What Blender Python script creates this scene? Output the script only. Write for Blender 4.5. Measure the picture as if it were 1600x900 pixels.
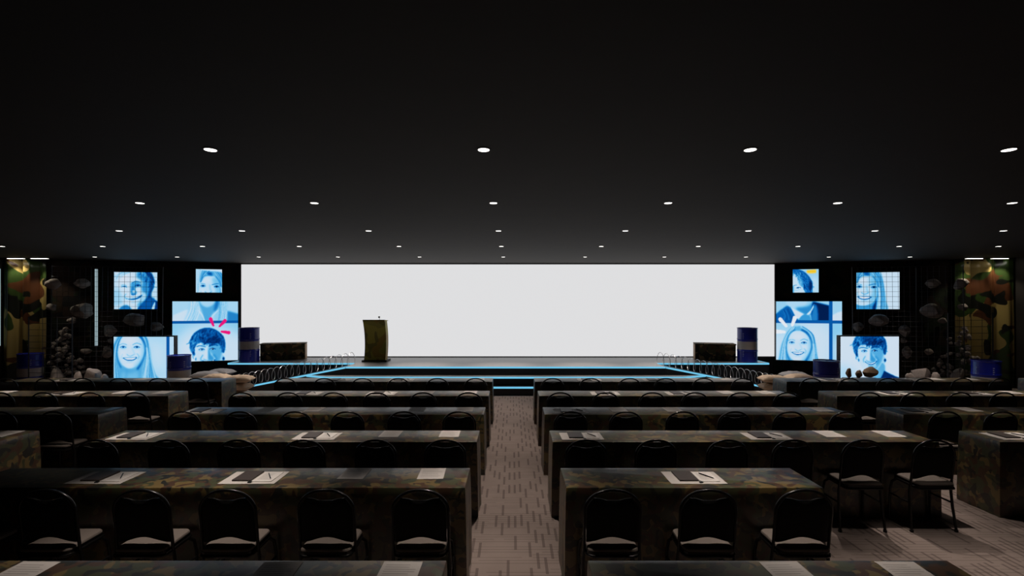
import bpy, bmesh, math, random
import numpy as np
from mathutils import Vector, Matrix, noise as mnoise

random.seed(7)
PI = math.pi
for o in list(bpy.data.objects):
    bpy.data.objects.remove(o)
SC = bpy.context.scene
COL = SC.collection

# ------------------------------------------------------------------ camera, world, exposure
EYE = 2.12            # camera height
FPX = 760.0           # focal length in pixels of a 1600-wide frame
cam_data = bpy.data.cameras.new('camera')
cam_data.sensor_width = 36.0
cam_data.lens = 36.0 * FPX / 1600.0
cam_data.shift_y = 25.5 / 1600.0
cam_data.clip_end = 100
cam = bpy.data.objects.new('camera', cam_data)
cam.location = (0, 0, EYE)
cam.rotation_euler = (PI / 2, 0, 0)
COL.objects.link(cam)
SC.camera = cam

world = bpy.data.worlds.new('World')
SC.world = world
world.use_nodes = True
world.node_tree.nodes['Background'].inputs[0].default_value = (0.5, 0.6, 0.8, 1)
world.node_tree.nodes['Background'].inputs[1].default_value = 0.0
SC.view_settings.view_transform = 'Standard'
SC.view_settings.look = 'None'
SC.view_settings.gamma = 1
SC.view_settings.use_curve_mapping = False
SC.view_settings.exposure = 0.0

SPOT_W = 270.0        # downlights over the tables
WASH_W = 26.0         # wall washers over the camouflage drapes
SPOT_COL = (1.0, 0.87, 0.76)
CEIL = 3.30
SCREEN_Y = 13.98      # plane of the big LED wall
SCREEN_EMIT = 0.745


def at(px, py, d):
    """point at depth d that the photo shows at pixel px, py"""
    return Vector(((px - 800) * d / FPX, d, EYE - (py - 475.5) * d / FPX))


# ------------------------------------------------------------------ materials
def s2l(c):
    return tuple((v / 12.92 if v <= 0.04045 else ((v + 0.055) / 1.055) ** 2.4) for v in c)


def rgb(r, g, b):
    return s2l((r / 255, g / 255, b / 255)) + (1.0,)


class NT:
    def __init__(self, name):
        self.m = bpy.data.materials.new(name)
        self.m.use_nodes = True
        self.t = self.m.node_tree
        self.t.nodes.clear()
        self.out = self.t.nodes.new('ShaderNodeOutputMaterial')

    def n(self, typ, **kw):
        nd = self.t.nodes.new(typ)
        for k, v in kw.items():
            setattr(nd, k, v)
        return nd

    def l(self, a, b):
        self.t.links.new(a, b)

    def math(self, op, a, b=None, c=None, clamp=False):
        nd = self.n('ShaderNodeMath', operation=op)
        nd.use_clamp = clamp
        for i, v in enumerate((a, b, c)):
            if v is None:
                continue
            if isinstance(v, (int, float)):
                nd.inputs[i].default_value = v
            else:
                self.l(v, nd.inputs[i])
        return nd.outputs[0]

    def mix(self, fac, a, b):
        nd = self.n('ShaderNodeMix', data_type='RGBA')
        for sock, v in ((nd.inputs[0], fac), (nd.inputs[6], a), (nd.inputs[7], b)):
            if isinstance(v, (int, float)):
                sock.default_value = v
            elif isinstance(v, tuple):
                sock.default_value = v
            else:
                self.l(v, sock)
        return nd.outputs[2]

    def bsdf(self, color, rough=0.6, metal=0.0, spec=0.5, bump=None, bump_s=0.3, bump_d=0.01, sheen=0):
        b = self.n('ShaderNodeBsdfPrincipled')
        if isinstance(color, tuple):
            b.inputs['Base Color'].default_value = color
        else:
            self.l(color, b.inputs['Base Color'])
        if isinstance(rough, (int, float)):
            b.inputs['Roughness'].default_value = rough
        else:
            self.l(rough, b.inputs['Roughness'])
        b.inputs['Metallic'].default_value = metal
        b.inputs['Specular IOR Level'].default_value = spec
        if sheen:
            b.inputs['Sheen Weight'].default_value = sheen
        if bump is not None:
            bp = self.n('ShaderNodeBump')
            bp.inputs['Strength'].default_value = bump_s
            bp.inputs['Distance'].default_value = bump_d
            self.l(bump, bp.inputs['Height'])
            self.l(bp.outputs[0], b.inputs['Normal'])
        self.l(b.outputs[0], self.out.inputs[0])
        return self.m

    def noise(self, scale, detail=2, rough=0.5, dist=0.0, vec=None):
        nd = self.n('ShaderNodeTexNoise')
        nd.inputs['Scale'].default_value = scale
        nd.inputs['Detail'].default_value = detail
        nd.inputs['Roughness'].default_value = rough
        nd.inputs['Distortion'].default_value = dist
        if vec is not None:
            self.l(vec, nd.inputs['Vector'])
        return nd.outputs[0]

    def coord(self, which='Object', scale=(1, 1, 1), loc=(0, 0, 0)):
        tc = self.n('ShaderNodeTexCoord')
        mp = self.n('ShaderNodeMapping')
        mp.inputs['Scale'].default_value = scale
        mp.inputs['Location'].default_value = loc
        self.l(tc.outputs[which], mp.inputs[0])
        return mp.outputs[0]


def plain(name, color, rough=0.6, metal=0.0, spec=0.5, nscale=25, var=0.25, bump_s=0.1):
    t = NT(name)
    v = t.coord()
    f = t.noise(nscale, 4, 0.6, vec=v)
    dark = tuple(c * (1 - var) for c in color[:3]) + (1,)
    lite = tuple(min(1, c * (1 + var)) for c in color[:3]) + (1,)
    return t.bsdf(t.mix(f, dark, lite), rough, metal, spec, bump=f, bump_s=bump_s, bump_d=0.004)


def glow(name, color, strength):
    t = NT(name)
    e = t.n('ShaderNodeEmission')
    e.inputs[0].default_value = color
    e.inputs[1].default_value = strength
    t.l(e.outputs[0], t.out.inputs[0])
    return t.m


def camo(name, scale, tan, green, brown, black, rough, spec, loc=(0, 0, 0), weave=True, sheen=0, brown_thr=0.545):
    t = NT(name)
    v = t.coord(scale=(scale,) * 3, loc=loc)

    def blob(off, thr, sc=1.0):
        mp = t.n('ShaderNodeMapping')
        mp.inputs['Location'].default_value = off
        mp.inputs['Scale'].default_value = (sc,) * 3
        t.l(v, mp.inputs[0])
        f = t.noise(1.0, 1.2, 0.35, 0.7, vec=mp.outputs[0])
        return t.math('GREATER_THAN', f, thr)
    c = t.mix(blob((3.1, 1.7, 9.2), 0.47), tan, green)
    c = t.mix(blob((13.4, 7.3, 2.1), brown_thr, 1.15), c, brown)
    c = t.mix(blob((5.4, 23.9, 14.8), 0.585, 1.3), c, black)
    fine = t.noise(160 if weave else 40, 3, 0.6, vec=t.coord())
    return t.bsdf(c, rough, 0, spec, bump=fine, bump_s=0.25, bump_d=0.002, sheen=sheen)


M = {}
M['table_camo'] = camo('table_camouflage_cloth', 8.5, rgb(98, 82, 48), rgb(60, 62, 40), rgb(66, 46, 32), rgb(34, 33, 28), 0.37, 0.75)
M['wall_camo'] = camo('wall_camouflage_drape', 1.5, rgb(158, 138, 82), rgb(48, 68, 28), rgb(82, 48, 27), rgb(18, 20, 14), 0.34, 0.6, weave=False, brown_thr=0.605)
M['shaded_camo'] = camo('shaded_camouflage_wall', 1.5, rgb(44, 38, 24), rgb(26, 34, 20), rgb(36, 24, 16), rgb(10, 10, 10), 0.7, 0.2, weave=False)  # wall camouflage away from the lamps: its lack of light is put into darker colours
M['lectern'] = camo('lectern_olive_wrap', 2.2, rgb(168, 156, 62), rgb(146, 138, 58), rgb(152, 124, 50), rgb(120, 112, 50), 0.55, 0.3)
M['crate'] = camo('crate_olive_cover', 5.0, rgb(150, 122, 84), rgb(78, 76, 48), rgb(92, 64, 40), rgb(50, 46, 34), 0.7, 0.3)
M['ceiling'] = plain('black_ceiling_paint', rgb(53, 48, 43), 0.75, spec=0.3, nscale=3, var=0.12)
M['side_wall'] = plain('dark_side_wall_paint', rgb(30, 25, 22), 0.7, nscale=4, var=0.15)
M['black'] = plain('matt_black', rgb(14, 14, 15), 0.6, nscale=30)
M['skirt'] = plain('stage_skirt_black', rgb(13, 13, 22), 0.45, nscale=9)
M['deck'] = plain('grey_stage_deck', rgb(138, 136, 136), 0.36, spec=0.5, nscale=8, var=0.08)
M['black_gloss'] = plain('gloss_black_bezel', rgb(12, 12, 14), 0.25, nscale=20, bump_s=0.0)
M['chair_tube'] = plain('black_lacquered_tube', rgb(26, 25, 25), 0.27, 0.6, nscale=30, var=0.1, bump_s=0.0)
M['chair_back'] = plain('black_vinyl', rgb(9, 9, 9), 0.7, spec=0.2, nscale=60)
M['seat'] = plain('taupe_seat_fabric', rgb(100, 91, 85), 0.85, nscale=90, var=0.15)
M['paper'] = plain('white_paper', rgb(186, 180, 176), 0.6, nscale=30, var=0.03, bump_s=0.02)
M['pad'] = plain('bright_pad_paper', rgb(206, 201, 197), 0.55, nscale=30, var=0.02, bump_s=0.02)
M['ink'] = plain('pale_grey_print', rgb(132, 128, 126), 0.6, nscale=30, var=0.1)
M['notebook'] = plain('dark_brown_cover', rgb(58, 48, 44), 0.45, nscale=40, var=0.1)
M['drum'] = plain('deep_blue_drum_paint', rgb(16, 32, 150), 0.28, spec=0.6, nscale=6, var=0.2, bump_s=0.05)
M['drum_band'] = plain('pale_grey_drum_band', rgb(168, 162, 160), 0.4, nscale=6, var=0.1, bump_s=0.05)
M['mark'] = plain('pale_stencil_mark', rgb(190, 195, 225), 0.5, nscale=40, var=0.05)
M['wire'] = plain('galvanised_wire', rgb(215, 215, 218), 0.35, 0.7, nscale=40, var=0.1, bump_s=0)
M['mesh_wire'] = plain('dull_mesh_wire', rgb(62, 62, 64), 0.5, 0.7, nscale=40, var=0.1, bump_s=0)
M['rock'] = plain('pale_grey_rock', rgb(132, 122, 116), 0.85, nscale=7, var=0.35, bump_s=0.8)
M['rock_brown'] = plain('brown_rock', rgb(104, 84, 66), 0.85, nscale=9, var=0.4, bump_s=0.8)
M['sack'] = plain('pale_burlap', rgb(224, 198, 172), 0.85, nscale=70, var=0.2, bump_s=0.5)
M['sack_grey'] = plain('grey_burlap', rgb(150, 150, 154), 0.85, nscale=70, var=0.2, bump_s=0.5)
M['strip'] = glow('cyan_led_strip', rgb(112, 198, 234), 1.0)
M['tube'] = glow('pale_light_tube', rgb(150, 172, 178), 0.9)
M['lamp'] = glow('warm_white_lamp', (1.0, 0.93, 0.85, 1), 4.0)
M['led'] = glow('white_led_wall', (0.985, 0.985, 1.0, 1), SCREEN_EMIT)
t = NT('screen_picture')
a = t.n('ShaderNodeAttribute', attribute_name='picture')
e = t.n('ShaderNodeEmission')
e.inputs[1].default_value = 1.0
t.l(a.outputs[0], e.inputs[0])
t.l(e.outputs[0], t.out.inputs[0])
M['picture'] = t.m


def carpet_mat():
    t = NT('brown_grey_dashed_carpet')
    tc = t.n('ShaderNodeTexCoord')
    sp = t.n('ShaderNodeSeparateXYZ')
    t.l(tc.outputs['Object'], sp.inputs[0])
    x, y = sp.outputs[0], sp.outputs[1]

    def dashes(u, v, pitch, length, width, keep, seed, duty):
        cu = t.math('DIVIDE', u, pitch)
        ci = t.math('FLOOR', cu)
        wn = t.n('ShaderNodeTexWhiteNoise', noise_dimensions='1D')
        t.l(t.math('ADD', ci, seed), wn.inputs['W'])
        vv = t.math('ADD', t.math('DIVIDE', v, length), wn.outputs[0])
        vi = t.math('FLOOR', vv)
        w2 = t.n('ShaderNodeTexWhiteNoise', noise_dimensions='2D')
        cb = t.n('ShaderNodeCombineXYZ')
        t.l(ci, cb.inputs[0])
        t.l(vi, cb.inputs[1])
        t.l(cb.outputs[0], w2.inputs['Vector'])
        f1 = t.math('LESS_THAN', t.math('FRACT', vv), duty)
        f2 = t.math('LESS_THAN', t.math('ABSOLUTE', t.math('SUBTRACT', t.math('FRACT', cu), 0.5)), width)
        f3 = t.math('LESS_THAN', w2.outputs[0], keep)
        return t.math('MULTIPLY', t.math('MULTIPLY', f1, f2), f3)
    d1 = dashes(x, y, 0.062, 0.42, 0.19, 0.72, 3.3, 0.6)
    d2 = dashes(y, x, 0.045, 0.9, 0.12, 0.8, 9.1, 0.9)
    base = t.mix(t.noise(5, 3, vec=t.coord()), rgb(132, 118, 112), rgb(148, 134, 128))
    base = t.mix(t.math('MULTIPLY', t.noise(220, 2, vec=t.coord()), 0.5), base, rgb(78, 69, 66))
    c = t.mix(t.math('MULTIPLY', d1, 0.55), base, rgb(68, 58, 55))
    c = t.mix(t.math('MULTIPLY', d2, 0.33), c, rgb(66, 56, 52))
    return t.bsdf(c, 0.95, 0, 0.15, bump=t.noise(300, 2, vec=t.coord()), bump_s=0.3, bump_d=0.003)


M['carpet'] = carpet_mat()


def planks_mat():
    t = NT('brown_plank_wood')
    v = t.coord(scale=(14, 14, 1))
    f = t.noise(3, 3, vec=t.coord(scale=(12, 12, 1.2)))
    w = t.n('ShaderNodeTexWave', wave_type='BANDS', bands_direction='Y')
    w.inputs['Scale'].default_value = 0.5
    t.l(v, w.inputs['Vector'])
    c = t.mix(f, rgb(150, 112, 72), rgb(190, 150, 104))
    c = t.mix(t.math('LESS_THAN', w.outputs[1], 0.06), c, rgb(40, 28, 20))
    return t.bsdf(c, 0.6)


M['planks'] = planks_mat()


# ------------------------------------------------------------------ object helpers
def link(name, bm, mat, parent=None, smooth=False, loc=None, rot=None):
    me = bpy.data.meshes.new(name)
    bm.normal_update()
    bm.to_mesh(me)
    bm.free()
    o = bpy.data.objects.new(name, me)
    COL.objects.link(o)
    if mat is not None:
        for m in (mat if isinstance(mat, (list, tuple)) else [mat]):
            me.materials.append(M[m])
    if smooth:
        me.polygons.foreach_set('use_smooth', [True] * len(me.polygons))
        try:
            me.set_sharp_from_angle(angle=math.radians(40))
        except Exception:
            pass
    if parent is not None:
        o.parent = parent
    if loc is not None:
        o.location = loc
    if rot is not None:
        o.rotation_euler = rot
    return o


def tag(o, label, cat, group=None, kind=None):
    o['label'] = label
    o['category'] = cat
    if group:
        o['group'] = group
    if kind:
        o['kind'] = kind
    return o


def thing(name, label, cat, loc=(0, 0, 0), rz=0.0, group=None):
    o = bpy.data.objects.new(name, None)
    o.empty_display_size = 0.1
    COL.objects.link(o)
    o.location = loc
    o.rotation_euler = (0, 0, rz)
    return tag(o, label, cat, group)


def dup(root, loc, rz=0.0, label=None, group=None):
    r = root.copy()
    COL.objects.link(r)
    r.location = loc
    r.rotation_euler = (0, 0, rz)
    if label:
        r['label'] = label
    if group:
        r['group'] = group
    for ch in list(root.children):
        if ch.type == 'LIGHT':
            pass
        c = ch.copy()
        COL.objects.link(c)
        c.parent = r
        for g in ch.children:
            d = g.copy()
            COL.objects.link(d)
            d.parent = c
    return r


def struct(o):
    o['kind'] = 'structure'
    return o


def box(bm, x0, x1, y0, y1, z0, z1, bev=0.0):
    vs = [bm.verts.new(p) for p in ((x0, y0, z0), (x1, y0, z0), (x1, y1, z0), (x0, y1, z0),
                                    (x0, y0, z1), (x1, y0, z1), (x1, y1, z1), (x0, y1, z1))]
    fs = [bm.faces.new([vs[i] for i in q]) for q in ((3, 2, 1, 0), (4, 5, 6, 7), (0, 1, 5, 4),
                                                     (1, 2, 6, 5), (2, 3, 7, 6), (3, 0, 4, 7))]
    if bev > 0:
        es = set()
        for f in fs:
            es.update(f.edges)
        bmesh.ops.bevel(bm, geom=list(es), offset=bev, segments=2, affect='EDGES', profile=0.7)


def bx(*a, bev=0.0):
    bm = bmesh.new()
    box(bm, *a, bev=bev)
    return bm


def prism(pts, z0, z1, bm=None):
    """vertical prism of the plan outline pts; z0/z1 may be per-point lists"""
    bm = bm or bmesh.new()
    n = len(pts)
    b = [z0] * n if not isinstance(z0, (list, tuple)) else z0
    tp = [z1] * n if not isinstance(z1, (list, tuple)) else z1
    lo = [bm.verts.new((p[0], p[1], b[i])) for i, p in enumerate(pts)]
    hi = [bm.verts.new((p[0], p[1], tp[i])) for i, p in enumerate(pts)]
    bm.faces.new(hi)
    bm.faces.new(lo[::-1])
    for i in range(n):
        j = (i + 1) % n
        bm.faces.new((lo[i], lo[j], hi[j], hi[i]))
    return bm


def tube(bm, pts, r, seg=8, closed=False, cap=True):
    pts = [Vector(p) for p in pts]
    n = len(pts)
    rs = r if isinstance(r, (list, tuple)) else [r] * n
    rings = []
    up = None
    for i, p in enumerate(pts):
        a = pts[(i - 1) % n] if (closed or i > 0) else p
        b = pts[(i + 1) % n] if (closed or i < n - 1) else p
        d = (b - a).normalized()
        if up is None:
            up = Vector((0, 0, 1)) if abs(d.z) < 0.9 else Vector((0, 1, 0))
        s = d.cross(up).normalized()
        up = s.cross(d).normalized()
        rings.append([bm.verts.new(p + (s * math.cos(2 * PI * k / seg) + up * math.sin(2 * PI * k / seg)) * rs[i])
                      for k in range(seg)])
    m = n if closed else n - 1
    for i in range(m):
        A, B = rings[i], rings[(i + 1) % n]
        for k in range(seg):
            bm.faces.new((A[k], A[(k + 1) % seg], B[(k + 1) % seg], B[k]))
    if cap and not closed:
        bm.faces.new(rings[0][::-1])
        bm.faces.new(rings[-1])
    return bm


def lathe(bm, prof, seg=40, c=(0, 0)):
    rings = []
    for r, z in prof:
        rings.append([bm.verts.new((c[0] + r * math.cos(2 * PI * k / seg), c[1] + r * math.sin(2 * PI * k / seg), z))
                      for k in range(seg)])
    for A, B in zip(rings, rings[1:]):
        for k in range(seg):
            bm.faces.new((A[k], A[(k + 1) % seg], B[(k + 1) % seg], B[k]))
    bm.faces.new(rings[0][::-1])
    bm.faces.new(rings[-1])
    return bm


# ------------------------------------------------------------------ the room
XC = -0.12                      # axis of the big screen and the wing walls
WING_IN = 7.67                  # half distance between the inner ends of the wing walls
SLOPE = 0.305
XL, XR = -12.95, 12.72


def wing_y(x):
    return 14.06 - SLOPE * (abs(x - XC) - WING_IN)


struct(link('floor', bx(XL - .2, XR + .2, -5, 14.6, -.1, 0), 'carpet'))
struct(link('ceiling', bx(XL - .2, XR + .2, -5, 14.6, CEIL, CEIL + .15), 'ceiling'))
struct(link('wall_front', bx(XC - WING_IN - .1, XC + WING_IN + .1, 14.08, 14.3, 0, CEIL), 'black'))
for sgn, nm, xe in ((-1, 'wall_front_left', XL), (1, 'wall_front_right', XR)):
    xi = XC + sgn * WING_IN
    struct(link(nm, prism([(xi, wing_y(xi)), (xe, wing_y(xe)), (xe, wing_y(xe) + .25), (xi, wing_y(xi) + .25)][::sgn], 0, CEIL), 'shaded_camo'))
struct(link('wall_left', bx(XL - .2, XL, -5, 14.6, 0, CEIL), 'side_wall'))
struct(link('wall_right', bx(XR, XR + .2, -5, 14.6, 0, CEIL), 'side_wall'))
struct(link('wall_back', bx(XL - .2, XR + .2, -5.2, -5, 0, CEIL), 'side_wall'))

# ------------------------------------------------------------------ the big LED wall
sx0, sx1 = (377 - 800) * SCREEN_Y / FPX, (1210 - 800) * SCREEN_Y / FPX
sz0, sz1 = 0.625, EYE + 62.3 * SCREEN_Y / FPX
r = thing('led_wall', 'huge blank white video wall spanning the back of the stage', 'screen', (0, SCREEN_Y, .6))
link('screen_panel', bx(sx0, sx1, 0, .03, sz0 - .6, sz1 - .6), 'led', r)
fb = bmesh.new()
box(fb, sx0 - .035, sx0, -.012, .06, 0, sz1 - .585)
box(fb, sx1, sx1 + .035, -.012, .06, 0, sz1 - .585)
box(fb, sx0, sx1, -.012, .06, 0, .024)
box(fb, sx0, sx1, -.012, .06, sz1 - .6, sz1 - .585)
link('screen_frame', fb, 'black', r)

# ------------------------------------------------------------------ the stage
st = thing('stage', 'low dark stage with grey deck and glowing cyan edge strips', 'stage', (XC, 12.8, 0))
PX0, PX1, PF = -4.04 - XC, 3.73 - XC, 11.82 - 12.8
WX0, WX1, WF, WB = -7.33 - XC, 6.63 - XC, 12.56 - 12.8, 13.95 - 12.8
outline = [(PX0, PF), (PX1, PF), (PX1, WF), (WX1, WF), (WX1, WB), (WX0, WB), (WX0, WF), (PX0, WF)]
link('skirt', prism(outline, 0, .57), 'skirt', st)
link('deck', prism(outline, .57, .6), 'deck', st)


def strip(parent, a, b, dz=.04, th=.014, z0=None, z1=None, out=(0, -1)):
    """LED strip along the edge a-b at heights z0,z1 (top)"""
    ox, oy = out[0] * th, out[1] * th
    za = z0
    zb = z0 if z1 is None else z1
    bm = bmesh.new()
    pts = [(a[0], a[1]), (b[0], b[1]), (b[0] + ox, b[1] + oy), (a[0] + ox, a[1] + oy)]
    if (b[0] - a[0]) * (oy) - (b[1] - a[1]) * ox < 0:
        pts = [pts[0], pts[3], pts[2], pts[1]]
        prism(pts, [za - dz, za - dz, zb - dz, zb - dz], [za, za, zb, zb], bm)
    else:
        prism(pts, [za - dz, zb - dz, zb - dz, za - dz], [za, zb, zb, za], bm)
    return link('light_strip', bm, 'strip', parent)


strip(st, (PX0, PF), (PX1, PF), z0=.605)
strip(st, (WX0, WF), (PX0 - .014, WF), z0=.605)
strip(st, (PX1 + .014, WF), (WX1, WF), z0=.605)
strip(st, (WX0, WF), (WX0, WB), z0=.605, out=(-1, 0))
strip(st, (WX1, WF), (WX1, WB), z0=.605, out=(1, 0))

s2 = thing('stage_step', 'wide middle step with a cyan strip below the stage front', 'step', (XC, 11.6, 0))
o2 = [(-4.98 - XC, .2), (-4.38 - XC, -.08), (4.03 - XC, -.08), (4.69 - XC, .2)]
link('skirt', prism(o2, 0, .37), 'skirt', s2)
link('tread', prism(o2, .37, .4), 'deck', s2)
strip(s2, o2[1], o2[2], z0=.403)
strip(s2, o2[0], o2[1], z0=.403, out=(-.42, -.9))
strip(s2, o2[2], o2[3], z0=.403, out=(.42, -.9))
s1 = thing('stage_step', 'narrow bottom step with a cyan strip at the end of the aisle', 'step', (.03, 11.4, 0))
link('skirt', bx(-.49, .49, -.09, .115, 0, .17), 'skirt', s1)
link('tread', bx(-.49, .49, -.09, .115, .17, .2), 'skirt', s1)
strip(s1, (-.49, -.09), (.49, -.09), z0=.203)

for sgn, xa, xb, side in ((-1, -4.055, -6.92, 'left'), (1, 3.745, 6.60, 'right')):
    rp = thing('access_ramp', 'dark sloping ramp with cyan edge strip on the %s of the stage' % side, 'ramp', (xa, 12.18, 0))
    L = xb - xa
    pts = [(0, -.35), (L, -.35), (L, .36), (0, .36)]
    hz = [.585, .02, .02, .585]
    if sgn < 0:
        pts, hz = pts[::-1], hz[::-1]
    link('ramp_body', prism(pts, 0, hz), 'skirt', rp)
    strip(rp, (0, -.35), (L, -.35), z0=.6, z1=.035)
    # coil of razor wire standing on the ramp
    rw = thing('razor_wire_coil', 'coiled razor wire running along the %s stage ramp' % side, 'razor wire', (xa, 12.2, 0))
    bm = bmesh.new()
    bb = bmesh.new()
    R = .157
    turns = 19
    x0 = .1 * -sgn
    x1 = L
    n = turns * 22
    pl = []
    for i in range(n + 1):
        tt = i / n
        ang = 2 * PI * turns * tt
        xx = x0 + (x1 - x0) * tt
        zz = .585 + (.02 - .585) * min(1, max(0, xx / L)) + R + .015
        pl.append((xx, R * 1.0 * math.sin(ang), zz - R * math.cos(ang)))
    tube(bm, pl, .006, 5)
    link('wire', bm, 'wire', rw, smooth=True)
    for i in range(3, n, 5):
        p = Vector(pl[i])
        d = (Vector(pl[i + 1 if i < n else i]) - p).normalized()
        up = Vector((1, 0, 0))
        q = [p + d * .016, p + up * .010, p - d * .016, p - up * .010]
        vs = [bb.verts.new(v) for v in q]
        top = bb.verts.new(p + d.cross(up) * .003)
        bot = bb.verts.new(p - d.cross(up) * .003)
        for k in range(4):
            bb.faces.new((vs[k], vs[(k + 1) % 4], top))
            bb.faces.new((vs[(k + 1) % 4], vs[k], bot))
    o = link('barb', bb, 'wire', rw)
    o['kind'] = 'stuff'


# ------------------------------------------------------------------ lectern
LX, LY = -3.63, 13.02
lc = thing('lectern', 'olive curved-front lectern standing on the stage before the white screen', 'lectern', (LX, LY, .6))
link('base', bx(-.33, .33, -.22, .22, 0, .045, bev=.008), 'black', lc)
bm = bmesh.new()
N = 16
prev = None
for i in range(N + 1):
    z = .045 + 1.03 * i / N
    u = i / N
    yo = .04 - .20 * (u - .42) ** 2 * 2.4 - .0 * u
    hw = .285 + .008 * (u - .5)
    ring = [bm.verts.new(p) for p in ((-hw, yo - .12, z), (hw, yo - .12, z), (hw, yo + .1, z), (-hw, yo + .1, z))]
    if prev:
        for k in range(4):
            bm.faces.new((prev[k], prev[(k + 1) % 4], ring[(k + 1) % 4], ring[k]))
    else:
        bm.faces.new(ring[::-1])
    prev = ring
bm.faces.new(prev)
link('body', bm, 'lectern', lc, smooth=True)
bm = bmesh.new()
prism([(-.288, -.26), (.288, -.26), (.288, .12), (-.288, .12)], [1.075, 1.075, 1.075, 1.075], [1.115, 1.115, 1.085, 1.085], bm)
link('reading_top', bm, 'lectern', lc)
bm = bmesh.new()
tube(bm, [(.08, .02, 1.09), (.08, .02, 1.13), (.078, .0, 1.16), (.075, -.03, 1.175)], .005, 6)
mic = link('microphone_stem', bm, 'black', lc)
bm = bmesh.new()
tube(bm, [(.058, -.03, 1.178), (.063, -.03, 1.178), (.078, -.03, 1.178), (.10, -.03, 1.178), (.106, -.03, 1.178)], [.008, .02, .023, .02, .008], 12)
link('microphone_head', bm, 'black', mic, smooth=True)

# ------------------------------------------------------------------ crates on the stage


def crate(corner, L, dep, rz, h, label, sidex):
    """corner: the front corner nearest the stage centre"""
    ex, ey = Vector((math.cos(rz), math.sin(rz))), Vector((-math.sin(rz), math.cos(rz)))
    ctr = Vector(corner) - ex * sidex * L / 2 + ey * dep / 2
    w, d = L / 2, dep / 2
    c = thing('crate', label, 'crate', (ctr.x, ctr.y, .602), rz)
    bm = bx(-w, w, -d, d, 0, h - .03, bev=.012)
    link('body', bm, 'crate', c)
    link('lid', bx(-w - .012, w + .012, -d - .012, d + .012, h - .03, h, bev=.006), 'crate', c)
    bm = bmesh.new()
    n = 5
    for i in range(n):
        ya = -d + .01 + (2 * d - .02) * i / n
        yb = -d + .01 + (2 * d - .02) * (i + 1) / n - .012
        box(bm, *((w, w + .012) if sidex > 0 else (-w - .012, -w)), ya, yb, .01, h - .04)
    link('end_boards', bm, 'planks', c)
    for zz in (.10, h - .12):
        bm = bmesh.new()
        tube(bm, [(-.12, -d - .003, zz), (-.12, -d - .012, zz), (.12, -d - .012, zz), (.12, -d - .003, zz)], .005, 6)
        link('handle', bm, 'black', c)


crate((-5.72, 13.42), 1.12, .40, math.radians(15), .45, 'long olive crate on the stage behind the left drum', 1)
crate((5.01, 13.28), 1.02, .44, math.radians(-14), .45, 'long olive crate on the stage beside the right drum', -1)


# ------------------------------------------------------------------ drums
def make_drum(loc, label, rz=0.0, s=1.0):
    R, H = .25 * s, .9
    d = thing('oil_drum', label, 'drum', loc, rz, 'blue drums around the stage')

    def prof(z0, z1, ends):
        out = []
        n = 24
        for i in range(n + 1):
            z = z0 + (z1 - z0) * i / n
            rr = R - .006
            for zc in (.3, .6):
                rr += .010 * math.exp(-((z - zc) / .012) ** 2)
            rr += .002 * math.sin(z * 260)
            out.append((rr, z))
        return out
    bm = bmesh.new()
    lathe(bm, [(R - .008, .012), (R + .002, .0), (R + .004, .012), (R - .004, .02)] + prof(.022, .335, 0), 44)
    link('lower_body', bm, 'drum', d, smooth=True)
    bm = bmesh.new()
    lathe(bm, prof(.335, .545, 0), 44)
    o = link('white_band', bm, 'drum_band', d, smooth=True)
    o['label'] = 'pale grey band around the middle'
    bm = bmesh.new()
    lathe(bm, prof(.545, H - .022, 0) + [(R + .004, H - .012), (R + .002, H), (R - .008, H), (R - .012, H - .018)], 44)
    link('upper_body', bm, 'drum', d, smooth=True)
    bm = bmesh.new()
    lathe(bm, [(.03, H - .019), (.03, H - .006), (.02, H - .004)], 14, (R * .55, 0))
    link('bung', bm, 'drum', d, smooth=True)
    bm = bmesh.new()
    lathe(bm, [(.018, H - .019), (.018, H - .008), (.012, H - .006)], 14, (-R * .6, 0))
    link('bung', bm, 'drum', d, smooth=True)
    bm = bmesh.new()
    for a0 in (-2.15, -1.02):
        for j in range(4):
            for base in (.62, .16):
                z = base + j * .042
                rr = R + .0075
                w = .09 + .03 * (j % 2)
                k = 4
                for q in range(k):
                    a1 = a0 + w * q / k
                    a2 = a0 + w * (q + 1) / k
                    ps = [(rr * math.cos(a1), rr * math.sin(a1), z), (rr * math.cos(a2), rr * math.sin(a2), z),
                          (rr * math.cos(a2), rr * math.sin(a2), z + .012), (rr * math.cos(a1), rr * math.sin(a1), z + .012)]
                    bm.faces.new([bm.verts.new(p) for p in ps])
    link('stencil_marking', bm, 'mark', d)
    return d


dr = make_drum((-6.98, 12.92, .602), 'blue drum with pale band standing on the left end of the stage')
dup(dr, (6.22, 12.86, .602), -.3, 'blue drum with pale band standing on the right end of the stage')
dup(dr, (-8.02, 11.72, 0), .4, 'blue drum on the floor right of the left display of the smiling woman')
dup(dr, (6.86, 10.62, 0), .9, 'blue drum on the floor left of the display of the young man')
dup(dr, (-12.0, 12.12, 0), .2, 'blue drum at the far left foot of the camouflage drape')
dup(dr, (10.35, 10.62, 0), -.9, 'blue drum at the far right foot of the camouflage drape')

# ------------------------------------------------------------------ downlights
LIGHT_X = [-12.42, -10.38, -8.33, -6.30, -4.33, -2.30, -.216, 1.817, 3.79, 5.82, 7.88, 9.90, 11.94]
LIGHT_Y = [3.71, 5.66, 7.80, 9.90, 12.10]
ORD = ['first', 'second', 'third', 'fourth', 'fifth', 'sixth', 'seventh', 'eighth', 'ninth', 'tenth', 'eleventh', 'twelfth', 'thirteenth']


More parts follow.
